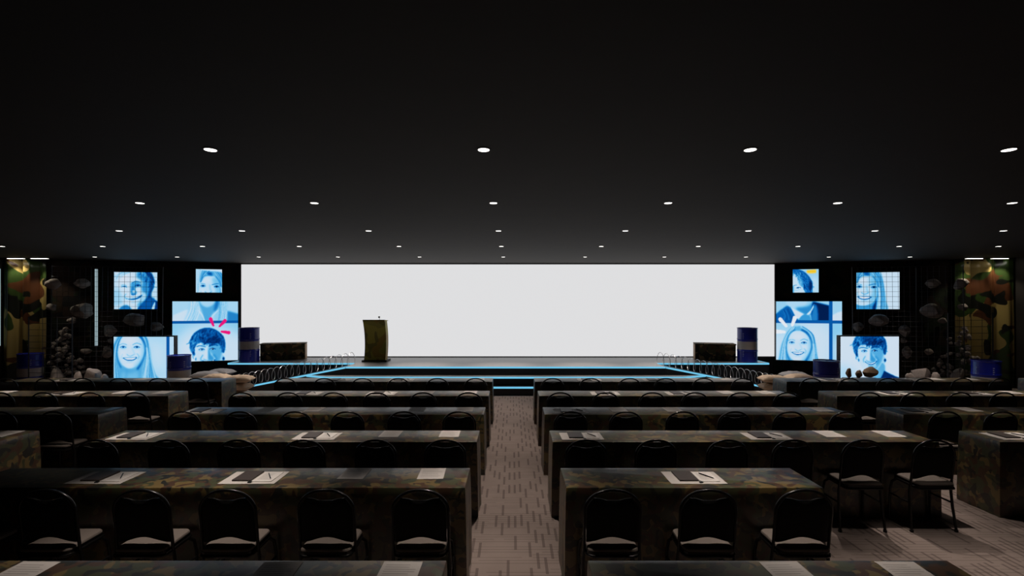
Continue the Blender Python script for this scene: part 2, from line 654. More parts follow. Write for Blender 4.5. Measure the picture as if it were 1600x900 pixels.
def make_downlight():
    d = thing('downlight', 'small round recessed ceiling downlight', 'ceiling light', (0, 0, CEIL))
    bm = bmesh.new()
    lathe(bm, [(.056, -.0005), (.057, -.003), (.046, -.004), (.044, -.002)], 24)
    link('trim_ring', bm, 'black', d, smooth=True)
    bm = bmesh.new()
    lathe(bm, [(.043, -.002), (.043, -.004), (.030, -.005)], 24)
    lo = link('lamp_disc', bm, 'lamp', d)
    ld = bpy.data.lights.new('downlight_beam', 'SPOT')
    ld.energy = SPOT_W
    ld.color = SPOT_COL
    ld.spot_size = math.radians(53)
    ld.spot_blend = 1.0
    ld.shadow_soft_size = .035
    lb = bpy.data.objects.new('downlight_beam', ld)
    COL.objects.link(lb)
    lb.parent = d
    lb.location = (0, 0, -.03)
    lb.rotation_euler = (math.radians(-7.5), 0, 0)
    return d


dl = make_downlight()
first = True
ROWN = ['row nearest the camera', 'second row from the camera', 'third row from the camera',
        'fourth row from the camera', 'row nearest the stage']
for j, y in enumerate(LIGHT_Y):
    vis = []
    for x in LIGHT_X:
        if abs(x) / y * FPX < 830 or y < 2:
            if y < 2 and abs(x) > 5:
                continue
            vis.append(x)
    for k, x in enumerate(vis):
        if j >= 4 and (abs(x) > 11.5):
            continue
        lab = 'round ceiling downlight, %s from the left in the %s' % (ORD[k], ROWN[j])
        g = 'ceiling downlights, %s' % ROWN[j]
        if first:
            dl.location = (x, y, CEIL)
            dl['label'] = lab
            dl['group'] = g
            first = False
        else:
            dup(dl, (x, y, CEIL), 0, lab, g)

wash = None
for px, side, rank in ((25, 'left', 'outer'), (62, 'left', 'inner'), (1522, 'right', 'inner'), (1562, 'right', 'outer')):
    x = (px - 800) * 12.27 / FPX
    lab = '%s of two bright slot lights over the %s camouflage drape' % (rank, side)
    if wash is None:
        wash = thing('wall_washer', lab, 'ceiling light', (x, 12.27, CEIL), 0, 'slot lights over the camouflage drapes')
        link('housing', bx(-.2, .2, -.05, .05, -.025, -.001, bev=.004), 'black', wash)
        link('diffuser', bx(-.19, .19, -.04, .04, -.032, -.024), 'lamp', wash)
        ld = bpy.data.lights.new('washer_beam', 'SPOT')
        ld.energy = WASH_W
        ld.color = (1.0, .89, .70)
        ld.spot_size = math.radians(84)
        ld.spot_blend = .6
        ld.shadow_soft_size = .03
        lb = bpy.data.objects.new('washer_beam', ld)
        COL.objects.link(lb)
        lb.parent = wash
        lb.location = (0, 0, -.05)
        lb.rotation_euler = (math.radians(6), 0, 0)
    else:
        dup(wash, (x, 12.27, CEIL), 0, lab)


# ------------------------------------------------------------------ camouflage drapes at both ends
def drape(xa, xb, label):
    c = thing('camouflage_drape', label, 'drape', ((xa + xb) / 2, wing_y((xa + xb) / 2), 0))
    cx, cy = c.location.x, c.location.y
    bm = bmesh.new()
    n, m = 90, 14
    rows = []
    rnd = random.Random(int(xa * 10))
    ph = [rnd.random() * 6 for _ in range(4)]
    for j in range(m + 1):
        z = .01 + (CEIL - .02) * j / m
        row = []
        for i in range(n + 1):
            u = i / n
            x = xa + (xb - xa) * u
            f = .10 * (1 - 2 * abs(math.sin(u * PI * 2.5 + ph[0] * .1 + .06 * math.sin(z * 1.7 + ph[3]))) ** .8) + .014 * math.sin(u * 2 * PI * 6.3 + ph[1] + .3 * math.sin(z * 2))
            f *= .85 + .15 * math.sin(z * 1.3 + ph[2])
            row.append(bm.verts.new((x - cx, wing_y(x) - cy - .15 + f, z)))
        rows.append(row)
    for j in range(m):
        for i in range(n):
            bm.faces.new((rows[j][i], rows[j][i + 1], rows[j + 1][i + 1], rows[j + 1][i]))
    o = link('fabric', bm, 'wall_camo', c, smooth=True)
    md = o.modifiers.new('thickness', 'SOLIDIFY')
    md.thickness = .006
    bm = bmesh.new()
    tube(bm, [(xa - cx, wing_y(xa) - cy - .1, CEIL - .03), (xb - cx, wing_y(xb) - cy - .1, CEIL - .03)], .014, 8)
    link('rail', bm, 'black', c)


drape(XL + .05, -12.02, 'folded camouflage drape lit from above at the left end of the wall')
drape(11.55, XR - .04, 'folded camouflage drape lit from above at the right end of the wall')


# ------------------------------------------------------------------ pictures for the displays
def spline(pts, closed=True, k=6):
    P = np.array(pts, float)
    n = len(P)
    out = []
    rng = range(n) if closed else range(n - 1)
    for i in rng:
        if closed:
            p0, p1, p2, p3 = P[i - 1], P[i], P[(i + 1) % n], P[(i + 2) % n]
        else:
            p0, p1, p2, p3 = P[max(i - 1, 0)], P[i], P[i + 1], P[min(i + 2, n - 1)]
        for q in range(k):
            t = q / k
            out.append(.5 * ((2 * p1) + (-p0 + p2) * t + (2 * p0 - 5 * p1 + 4 * p2 - p3) * t * t + (-p0 + 3 * p1 - 3 * p2 + p3) * t ** 3))
    if not closed:
        out.append(P[-1])
    return np.array(out)


class Canvas:
    def __init__(self, x0, y0, x1, y1, nx=200, bg=.9):
        self.b = (x0, y0, x1, y1)
        self.nx = nx
        self.ny = int(round(nx * (y1 - y0) / (x1 - x0)))
        self.px = (x1 - x0) / nx
        self.X, self.Y = np.meshgrid(np.linspace(x0, x1, self.nx + 1), np.linspace(y0, y1, self.ny + 1))
        self.L = np.full(self.X.shape, float(bg))
        self.RGB = None
        self.T = (1, 0, 0)
        self.clip = None
        self.rnd = random.Random(5)

    def tr(self, pts):
        s, tx, ty = self.T
        return [(x * s + tx, y * s + ty) for x, y in pts]

    def _blur(self, m, r):
        sg = 1.3 * r * self.T[0] / self.px
        if sg < .35:
            sg = .35
        k = int(max(1, math.ceil(sg * 2.2)))
        w = np.exp(-.5 * (np.arange(-k, k + 1) / sg) ** 2)
        w /= w.sum()
        for ax in (0, 1):
            pad = [(k, k) if a == ax else (0, 0) for a in (0, 1)]
            mp = np.pad(m, pad, mode='edge')
            acc = np.zeros_like(m)
            for i, ww in enumerate(w):
                acc += ww * (mp[i:i + m.shape[0], :] if ax == 0 else mp[:, i:i + m.shape[1]])
            m = acc
        return m

    def _apply(self, m, lum, blur, alpha, color):
        m = self._blur(m.astype(float), blur) * alpha
        if self.clip:
            cx0, cy0, cx1, cy1 = self.clip
            m = m * ((self.X >= cx0) & (self.X <= cx1) & (self.Y >= cy0) & (self.Y <= cy1))
        if color is not None:
            self.bake()
            for c in range(3):
                self.RGB[..., c] = self.RGB[..., c] * (1 - m) + color[c] / 255 * m
        else:
            self.L = self.L * (1 - m) + lum * m

    def poly(self, pts, lum=0, blur=4, alpha=1.0, smooth=True, color=None):
        P = np.array(self.tr(pts))
        if smooth:
            P = spline(P)
        ins = np.zeros(self.X.shape, bool)
        n = len(P)
        for i in range(n):
            xa, ya = P[i]
            xb, yb = P[(i + 1) % n]
            if ya == yb:
                continue
            c = ((ya > self.Y) != (yb > self.Y)) & (self.X < (xb - xa) * (self.Y - ya) / (yb - ya) + xa)
            ins ^= c
        self._apply(ins, lum, blur, alpha, color)

    def ell(self, cx, cy, rx, ry, lum=0, blur=3, alpha=1.0):
        pts = [(cx + rx * math.cos(a), cy + ry * math.sin(a)) for a in np.linspace(0, 2 * PI, 18)[:-1]]
        self.poly(pts, lum, blur, alpha)

    def line(self, pts, w, lum=0, blur=2, alpha=1.0, color=None, w1=None):
        P = spline(self.tr(pts), False, 5)
        s = self.T[0]
        m = np.zeros(self.X.shape, bool)
        n = len(P) - 1
        for i in range(n):
            a, b = P[i], P[i + 1]
            d = b - a
            L2 = max(1e-6, (d ** 2).sum())
            tt = np.clip(((self.X - a[0]) * d[0] + (self.Y - a[1]) * d[1]) / L2, 0, 1)
            ww = w if w1 is None else w + (w1 - w) * i / n
            m |= ((self.X - a[0] - tt * d[0]) ** 2 + (self.Y - a[1] - tt * d[1]) ** 2) < (ww * s / 2) ** 2
        self._apply(m, lum, blur, alpha, color)

    def strands(self, A, B, n, lums, w=8, alpha=.6, blur=3):
        """hair strands interpolated between curve A and curve B"""
        A, B = np.array(A, float), np.array(B, float)
        for i in range(n):
            t = self.rnd.random()
            P = A * (1 - t) + B * t + np.array([[self.rnd.uniform(-6, 6), 0] for _ in A])
            self.line([tuple(p) for p in P], w * self.rnd.uniform(.5, 1.4), self.rnd.choice(lums), blur, alpha)

    def tufts(self, pts, n, lums, w=8, ln=50, alpha=.6, blur=3, flow=1.4):
        """short curved locks scattered inside the outline"""
        P = spline(pts)
        xs, ys = P[:, 0], P[:, 1]
        k = 0
        while k < n:
            x, y = self.rnd.uniform(xs.min(), xs.max()), self.rnd.uniform(ys.min(), ys.max())
            ins = False
            for i in range(len(P)):
                (xa, ya), (xb, yb) = P[i], P[(i + 1) % len(P)]
                if (ya > y) != (yb > y) and x < (xb - xa) * (y - ya) / (yb - ya) + xa:
                    ins = not ins
            if not ins:
                continue
            k += 1
            a = flow + self.rnd.uniform(-.7, .7)
            b = a + self.rnd.uniform(-1.1, 1.1)
            l = ln * self.rnd.uniform(.5, 1.2)
            p1 = (x + math.cos(a) * l / 2, y + math.sin(a) * l / 2)
            p2 = (p1[0] + math.cos(b) * l / 2, p1[1] + math.sin(b) * l / 2)
            self.line([(x, y), p1, p2], w * self.rnd.uniform(.6, 1.4), self.rnd.choice(lums), blur, alpha)

    def rect(self, x0, y0, x1, y1, lum=0, blur=1.5, alpha=1.0, color=None):
        self.poly([(x0, y0), (x1, y0), (x1, y1), (x0, y1)], lum, blur, alpha, False, color)

    def bake(self):
        if self.RGB is None:
            ts = [0, .12, .3, .5, .68, .84, 1.0]
            cs = np.array([(2, 14, 48), (2, 44, 110), (6, 96, 178), (52, 152, 214), (122, 196, 234), (178, 216, 240), (216, 224, 236)]) / 255
            self.RGB = np.stack([np.interp(self.L, ts, cs[:, c]) for c in range(3)], -1)


def womanA(c):
    c.poly([(363, -15), (250, 5), (160, 90), (90, 220), (40, 350), (0, 560), (-30, 900), (870, 900), (830, 800), (765, 730), (722, 640), (705, 480), (680, 300), (620, 150), (530, 40), (450, -5)], .6, 8)
    c.strands([(250, 10), (100, 250), (40, 560), (0, 900)], [(300, 10), (160, 250), (140, 560), (190, 900)], 44, (.45, .75, .85, .5), 13)
    c.strands([(400, 0), (560, 120), (610, 400), (500, 900)], [(450, 0), (640, 150), (690, 450), (830, 900)], 60, (.42, .75, .85, .6), 14)
    c.poly([(190, 540), (240, 620), (350, 660), (470, 620), (520, 520), (510, 850), (200, 850)], .56, 12)
    c.poly([(220, 700), (350, 720), (480, 690), (470, 850), (230, 850)], .7, 22, .6)
    c.line([(300, 660), (290, 760), (270, 850)], 30, .5, 14, .5)
    c.line([(430, 60), (520, 110), (590, 230), (604, 350), (576, 450), (530, 560), (480, 640)], 38, .24, 9, .9)
    c.line([(300, 60), (220, 110), (158, 230), (142, 400), (160, 520), (200, 620)], 24, .32, 8, .85)
    c.poly([(350, 72), (280, 85), (215, 140), (172, 250), (155, 380), (180, 500), (240, 590), (340, 638), (440, 605), (510, 530), (565, 430), (577, 320), (552, 200), (500, 130), (430, 85)], .92, 7)
    c.poly([(500, 140), (560, 220), (577, 330), (560, 440), (510, 530), (440, 605), (380, 630), (470, 520), (510, 420), (530, 300)], .74, 22, .7)
    c.ell(235, 400, 50, 40, .99, 22, .8)
    c.ell(480, 390, 40, 36, .97, 20, .8)
    c.ell(350, 180, 90, 50, .99, 26, .8)
    c.ell(350, 580, 70, 26, .98, 14, .7)
    c.line([(565, 250), (572, 380), (520, 520), (440, 600)], 40, .72, 16, .7)
    c.line([(165, 330), (175, 470), (230, 575)], 26, .8, 12, .6)
    for ex, lum in ((240, .34), (465, .28)):
        c.ell(ex, 292, 62, 32, .74, 10, .8)
        c.line([(ex - 48, 292), (ex, 272), (ex + 48, 292)], 11, lum, 3)
        c.ell(ex + 2, 287, 18, 16, lum - .15, 3)
        c.line([(ex - 40, 300), (ex, 306), (ex + 42, 298)], 7, .55, 3, .8)
    c.line([(170, 258), (235, 232), (300, 250)], 13, .55, 4, .85)
    c.line([(400, 248), (465, 222), (535, 246)], 14, .5, 4, .85)
    c.line([(385, 300), (420, 380), (440, 410)], 18, .72, 8, .7)
    c.line([(300, 405), (330, 430), (365, 436), (420, 408)], 12, .58, 5, .9)
    c.line([(235, 400), (212, 450), (225, 480)], 13, .72, 6, .8)
    c.line([(470, 395), (500, 440), (480, 480)], 16, .6, 6, .8)
    c.poly([(238, 462), (350, 462), (468, 452), (430, 498), (345, 516), (275, 495)], .26, 4)
    c.poly([(260, 466), (350, 467), (450, 459), (415, 488), (345, 498), (285, 486)], 1.0, 3)
    c.line([(300, 530), (350, 538), (400, 526)], 16, .76, 7, .8)
    c.strands([(620, 300), (640, 500), (560, 800)], [(650, 300), (690, 560), (640, 800)], 5, (.9,), 9, .5, 6)


def manA(c):
    c.poly([(520, 560), (560, 660), (690, 700), (700, 830), (860, 830), (880, 680), (840, 540)], .58, 8)
    c.line([(720, 600), (760, 700), (740, 800)], 60, .7, 20, .5)
    c.poly([(865, 672), (960, 718), (1060, 765), (1180, 800), (1180, 850), (760, 850), (820, 770)], .1, 5, smooth=False)
    c.poly([(420, 270), (428, 430), (455, 540), (515, 640), (600, 700), (700, 690), (790, 600), (850, 480), (865, 330), (800, 230), (500, 230)], .9, 6)
    c.poly([(650, 300), (850, 290), (845, 480), (780, 600), (700, 690), (640, 640), (720, 600), (755, 500), (700, 440), (655, 380)], .55, 14, .95)
    c.poly([(600, 590), (700, 600), (690, 680), (610, 690)], .66, 14, .6)
    c.ell(866, 500, 26, 56, .75, 5)
    c.ell(880, 502, 18, 28, .12, 5)
    c.ell(440, 500, 10, 26, .3, 5)
    hair = [(352, 330), (346, 240), (372, 150), (430, 78), (520, 28), (630, 8), (740, 36), (840, 105), (893, 180), (912, 290), (905, 350), (888, 412), (856, 400), (846, 350), (826, 290), (770, 262), (720, 268), (640, 250), (590, 270), (540, 246), (500, 244), (455, 262), (436, 290), (420, 350), (428, 436), (385, 412)]
    c.poly(hair, .22, 5)
    c.tufts(hair, 150, (.04, .08, .42, .5, .2, .34), 11, 60, .6, 4, 1.9)
    c.tufts([(430, 100), (520, 80), (500, 220), (430, 260), (380, 380), (360, 280)], 30, (.55, .65, .45), 10, 60, .6, 5, 1.8)
    c.tufts([(560, 150), (700, 120), (840, 180), (820, 260), (700, 250), (590, 240)], 50, (.03, .06, .12), 16, 60, .6, 6, 2.3)
    c.line([(452, 305), (510, 292), (592, 312)], 15, .25, 4, .9)
    c.line([(650, 303), (712, 280), (785, 288)], 19, .14, 5, .95)
    for ex, ey, lum in ((535, 350, .3), (706, 346, .16)):
        c.ell(ex, ey, 56, 28, .6, 9, .7)
        c.line([(ex - 46, ey + 4), (ex, ey - 13), (ex + 46, ey + 4)], 11, lum, 3)
        c.ell(ex, ey, 17, 14, lum - .14, 3)
        c.ell(ex - 22, ey + 2, 9, 7, .9, 2, .8)
        c.ell(ex - 2, ey - 3, 4, 4, 1, 1, .9)
    c.poly([(640, 330), (628, 480), (650, 520), (725, 512), (722, 480), (672, 420)], .45, 8, .9)
    c.line([(590, 330), (600, 420), (590, 480)], 24, .98, 8, .7)
    c.line([(560, 500), (590, 515), (640, 524), (700, 515)], 11, .45, 4, .85)
    c.line([(548, 440), (518, 490), (525, 530)], 18, .5, 6, .85)
    c.line([(720, 440), (765, 500), (735, 570)], 26, .38, 9, .8)
    c.poly([(535, 518), (640, 540), (750, 508), (712, 556), (645, 582), (578, 556)], .22, 4)
    c.poly([(560, 527), (640, 549), (728, 520), (700, 548), (645, 565), (588, 549)], 1.0, 3)
    c.line([(600, 592), (650, 600), (700, 588)], 16, .55, 6, .8)


def womanB(c):
    c.poly([(0, 60), (300, 60), (550, 85), (612, 200), (648, 400), (680, 650), (670, 850), (0, 850), (0, 300)], .6, 7)
    c.strands([(420, 110), (520, 400), (480, 830)], [(560, 110), (640, 400), (660, 830)], 44, (.38, .5, .78, .85), 12)
    c.poly([(90, 700), (440, 640), (440, 850), (90, 850)], .5, 12)
    c.poly([(500, 630), (460, 690), (420, 760), (420, 830), (470, 830)], .12, 10)
    c.poly([(60, 330), (130, 250), (200, 185), (330, 165), (420, 190), (490, 280), (520, 420), (505, 560), (440, 660), (350, 722), (230, 745), (100, 715), (20, 560)], .88, 6)
    c.ell(230, 250, 90, 50, .97, 26, .8)
    c.ell(150, 480, 40, 34, .98, 18, .8)
    c.poly([(360, 190), (500, 240), (525, 430), (500, 570), (430, 670), (350, 720), (380, 560), (420, 450), (360, 300)], .62, 24, .85)
    c.poly([(150, 90), (240, 80), (380, 90), (360, 160), (280, 150), (200, 180), (120, 290), (90, 300), (110, 180)], .55, 8)
    c.strands([(200, 60), (150, 160), (110, 280)], [(330, 60), (220, 140), (130, 260)], 20, (.3, .8, .9, .5), 10)
    c.poly([(240, 85), (330, 85), (350, 150), (290, 150), (250, 130)], .22, 12, .9)
    c.line([(225, 140), (150, 200), (112, 300)], 10, .25, 4, .8)
    c.strands([(400, 90), (480, 220), (512, 400), (505, 640), (490, 840)], [(520, 90), (600, 220), (630, 400), (650, 640), (650, 840)], 34, (.3, .38, .7, .82), 12, .5, 4)
    c.line([(430, 180), (500, 280), (524, 420), (512, 560), (470, 650)], 26, .3, 10, .7)
    for ex, ey, lum in ((158, 372, .28), (442, 385, .14)):
        c.ell(ex, ey, 62, 32, .62, 10, .75)
        c.line([(ex - 46, ey + 2), (ex, ey - 16), (ex + 46, ey + 2)], 14, lum, 4)
        c.ell(ex, ey, 22, 18, lum - .12, 3)
        c.line([(ex - 40, ey + 16), (ex, ey + 22), (ex + 42, ey + 12)], 7, .4, 3, .8)
    c.line([(100, 332), (150, 322), (205, 336)], 12, .42, 4, .85)
    c.line([(345, 345), (420, 328), (480, 322)], 15, .3, 5, .9)
    c.line([(300, 350), (310, 440), (340, 490)], 26, .62, 12, .8)
    c.line([(200, 490), (240, 518), (290, 516), (335, 492)], 13, .42, 5, .9)
    c.line([(120, 480), (112, 540)], 13, .6, 6, .8)
    c.poly([(118, 560), (250, 556), (400, 570), (345, 618), (250, 632), (165, 612)], .3, 4)
    c.poly([(150, 566), (250, 566), (365, 577), (320, 602), (245, 610), (180, 598)], 1.0, 3)
    c.line([(200, 655), (250, 662), (310, 650)], 18, .66, 7, .7)
    c.strands([(528, 380), (532, 600), (505, 840)], [(555, 420), (570, 600), (560, 840)], 8, (.92,), 8, .6, 5)


def pic_S4():
    c = Canvas(85, 118, 1080, 832, 170, .87)
    c.poly([(640, 118), (960, 118), (960, 832), (640, 832)], .8, 60, smooth=False)
    c.poly([(720, 200), (880, 300), (880, 640), (760, 620)], .92, 60)
    womanA(c)
    c.rect(955, 100, 1006, 850, .26)
    c.rect(1008, 100, 1090, 850, .86)
    return c


def pic_R4():
    c = Canvas(132, 115, 1110, 795, 170, .95)
    c.poly([(132, 600), (330, 640), (420, 800), (132, 800)], .82, 50)
    manA(c)
    return c


def pic_R1():
    c = Canvas(98, 95, 935, 815, 150, .92)
    womanB(c)
    return c


def pic_S2():
    c = Canvas(185, 170, 850, 765, 120, .9)
    c.T = (1.23, 168, 140)
    womanB(c)
    c.T = (1, 0, 0)
    c.poly([(180, 160), (330, 165), (250, 420), (300, 560), (230, 770), (180, 770)], .84, 8)
    c.strands([(200, 180), (190, 450), (200, 760)], [(320, 180), (280, 450), (240, 760)], 18, (.6, .95, .95, .7), 14)
    c.poly([(780, 160), (860, 160), (860, 280)], .97, 6, smooth=False)
    return c


def pic_S3():
    c = Canvas(38, 48, 918, 840, 170, .8)
    c.clip = (0, 0, 2000, 306)
    c.poly([(50, 230), (200, 165), (330, 140), (330, 330), (30, 330)], .93, 6, smooth=False)
    c.poly([(700, 170), (800, 180), (930, 215), (930, 330), (690, 330)], .42, 8, smooth=False)
    c.poly([(270, 30), (400, 30), (440, 330), (200, 330), (230, 200)], .78, 8)
    c.poly([(640, 30), (760, 30), (770, 200), (750, 330), (600, 330)], .74, 8)
    c.strands([(280, 40), (260, 170), (190, 320)], [(390, 60), (400, 180), (350, 320)], 34, (.5, .95, .95, .62), 9)
    c.strands([(650, 40), (660, 170), (640, 320)], [(750, 40), (760, 170), (740, 320)], 30, (.5, .92, .62), 9)
    c.poly([(395, 30), (650, 30), (625, 150), (560, 230), (520, 330), (450, 330), (430, 200)], .56, 9)
    c.poly([(410, 30), (610, 30), (575, 90), (500, 122), (430, 95)], .8, 8)
    c.poly([(610, 50), (650, 40), (640, 130), (590, 180)], .28, 12, .8)
    c.line([(380, 170), (430, 230), (460, 310)], 16, .95, 4, .9)
    c.line([(640, 170), (570, 240), (540, 310)], 14, .9, 4, .9)
    c.clip = (0, 306, 2000, 2000)
    c.rect(0, 300, 1000, 900, .72, 1)
    c.ell(480, 700, 420, 330, .95, 70)
    c.ell(830, 720, 160, 240, .92, 60)
    c.rect(0, 300, 1000, 341, .27)
    c.clip = (0, 343, 2000, 2000)
    c.T = (.85, -29, 388)
    manA(c)
    c.T = (1, 0, 0)
    c.clip = None
    pink = (232, 22, 122)
    c.line([(543, 282), (580, 368)], 48, blur=2, color=pink, w1=24)
    c.line([(738, 308), (664, 380)], 48, blur=2, color=pink, w1=24)
    c.line([(790, 467), (690, 452)], 46, blur=2, color=pink, w1=24)
    return c


def pic_R3():
    c = Canvas(65, 50, 945, 840, 170, .76)
    c.clip = (0, 0, 778, 304)
    c.poly([(50, 230), (120, 170), (205, 110), (270, 110), (370, 280), (370, 340), (50, 340)], .3, 6, smooth=False)
    c.strands([(120, 190), (150, 240), (120, 300)], [(260, 140), (300, 230), (340, 300)], 14, (.2, .42), 14, .5)
    c.poly([(200, 30), (480, 30), (440, 140), (450, 240), (300, 160)], .82, 8)
    c.poly([(330, 140), (500, 110), (590, 40), (560, 190), (490, 240), (440, 220)], .45, 12)
    c.poly([(560, 60), (610, 60), (780, 102), (780, 340), (560, 340), (540, 220)], .06, 6, smooth=False)
    c.poly([(590, 90), (625, 160), (625, 320), (560, 320), (545, 230)], .4, 8)
    c.poly([(205, 72), (300, 150), (442, 222), (362, 288), (330, 250), (270, 130)], .98, 4, smooth=False)
    c.poly([(580, 80), (572, 130), (530, 210), (490, 245), (470, 235), (540, 160)], .97, 4, smooth=False)
    c.poly([(440, 226), (520, 240), (530, 330), (370, 330), (390, 270)], .5, 5)
    c.clip = (0, 340, 778, 2000)
    c.ell(600, 600, 300, 330, .93, 80)
    c.ell(140, 700, 120, 260, .9, 50)
    c.T = (.733, 104, 391)
    womanA(c)
    c.T = (1, 0, 0)
    c.clip = None
    c.rect(820, 40, 960, 304, .78)
    c.poly([(820, 235), (880, 200), (960, 175), (960, 320), (820, 320)], .95, 5, smooth=False)
    c.rect(820, 340, 960, 860, .72)
    c.ell(930, 700, 90, 200, .88, 40)
    c.rect(0, 303, 1000, 341, .27)
    c.rect(778, 30, 824, 900, .27)
    w = (226, 232, 240)
    c.line([(122, 292), (205, 382)], 52, blur=2, color=w, w1=34)
    c.line([(322, 270), (287, 368)], 56, blur=2, color=w, w1=34)
    c.line([(62, 458), (180, 462)], 56, blur=2, color=w, w1=34)
    return c


def pic_S1():
    c = Canvas(100, 122, 915, 818, 150, .86)
    c.poly([(520, 110), (760, 110), (845, 230), (855, 330), (830, 440), (800, 500), (800, 600), (905, 665), (940, 700), (940, 850), (560, 850), (560, 500)], .14, 8)
    c.poly([(110, 100), (560, 90), (700, 180), (740, 420), (690, 600), (600, 740), (430, 850), (380, 760), (260, 690), (205, 560), (150, 420), (120, 250)], .92, 8)
    c.poly([(540, 120), (720, 180), (760, 420), (720, 580), (600, 740), (520, 760), (640, 560), (600, 440), (620, 300), (520, 220)], .45, 18)
    c.poly([(640, 500), (700, 560), (640, 690), (590, 700), (620, 600)], .85, 14, .9)
    c.strands([(120, 260), (160, 180), (260, 130)], [(240, 230), (320, 160), (420, 130)], 30, (.55, .95, .7, .98), 10, .6)
    c.tufts([(540, 120), (740, 120), (830, 240), (845, 420), (790, 480), (740, 330), (650, 220)], 60, (.05, .4, .6, .25, .12), 11, 70, .55, 5, 1.2)
    c.tufts([(110, 120), (480, 110), (420, 170), (240, 190), (140, 300)], 46, (.6, .7, .98, .8), 10, 60, .6, 5, 2.2)
    c.poly([(400, 350), (420, 320), (530, 300), (590, 330), (600, 400), (500, 430), (420, 540), (408, 460)], .42, 14, .85)
    c.line([(230, 375), (280, 358), (330, 385)], 14, .6, 4)
    c.line([(430, 330), (500, 296), (590, 312)], 15, .32, 5)
    c.line([(235, 402), (285, 386), (332, 408)], 15, .38, 4)
    c.ell(290, 398, 18, 12, .25, 3)
    c.line([(490, 382), (540, 358), (590, 378)], 16, .2, 4)
    c.ell(540, 376, 20, 14, .1, 3)
    c.ell(550, 440, 50, 30, .92, 12)
    c.poly([(415, 440), (440, 400), (480, 440), (520, 500), (500, 540), (450, 556), (418, 540)], .38, 9, .9)
    c.ell(462, 490, 26, 24, .95, 9, .9)
    c.line([(418, 540), (455, 552), (505, 535)], 11, .16, 5, .9)
    c.ell(300, 250, 110, 60, .98, 30)
    c.poly([(130, 400), (170, 520), (260, 660), (300, 640), (230, 520), (190, 420)], .76, 16, .8)
    c.line([(320, 535), (290, 580), (330, 630)], 16, .55, 6)
    c.poly([(330, 618), (440, 606), (540, 580), (625, 545), (590, 600), (500, 640), (400, 645)], .28, 5)
    c.line([(350, 622), (440, 614), (540, 590)], 12, .95, 4)
    c.line([(430, 690), (500, 690), (560, 660)], 20, .75, 9)
    c.poly([(90, 470), (200, 520), (230, 640), (250, 700), (90, 740)], .76, 10, .9)
    c.poly([(190, 850), (235, 770), (320, 740), (385, 770), (420, 850)], .4, 8)
    c.poly([(600, 720), (700, 640), (800, 600), (860, 640), (800, 830), (560, 830)], .26, 12)
    c.poly([(800, 820), (850, 700), (870, 690), (850, 830)], .85, 5)
    return c


def pic_R2():
    c = Canvas(150, 97, 880, 750, 120, .77)
    c.ell(760, 560, 110, 240, .88, 50)
    c.poly([(100, 80), (330, 100), (480, 165), (600, 280), (690, 430), (712, 600), (690, 800), (480, 800), (400, 400), (150, 300)], .3, 6)
    c.poly([(120, 260), (250, 250), (310, 360), (330, 470), (420, 590), (480, 700), (490, 800), (120, 800)], .9, 8)
    c.poly([(300, 300), (420, 400), (470, 560), (430, 600), (350, 540), (310, 440)], .55, 12)
    c.tufts([(155, 110), (330, 110), (400, 300), (380, 520), (320, 440), (260, 300), (160, 260)], 70, (.12, .7, .5, .82, .3), 13, 90, .5, 6, 1.5)
    c.tufts([(330, 120), (480, 180), (600, 300), (690, 440), (700, 740), (520, 740), (460, 560), (380, 380)], 110, (.06, .5, .12, .42, .62), 14, 110, .5, 6, 1.15)
    c.poly([(620, 420), (690, 440), (705, 600), (640, 720), (610, 600)], .06, 14, .8)
    c.line([(180, 562), (215, 540), (262, 540)], 14, .38, 4)
    c.line([(255, 625), (310, 600), (375, 620)], 18, .22, 4)
    c.ell(300, 622, 24, 14, .1, 3)
    c.line([(190, 690), (270, 690), (340, 660)], 12, .66, 6)
    c.rect(120, 560, 175, 800, .45, 16)
    c.poly([(545, 130), (600, 118), (780, 108), (815, 130), (810, 195), (760, 212), (600, 212), (550, 190)], blur=8, color=(242, 204, 66))
    c.line([(590, 165), (670, 150), (780, 158)], 40, blur=6, color=(236, 190, 30), alpha=.8)
    return c


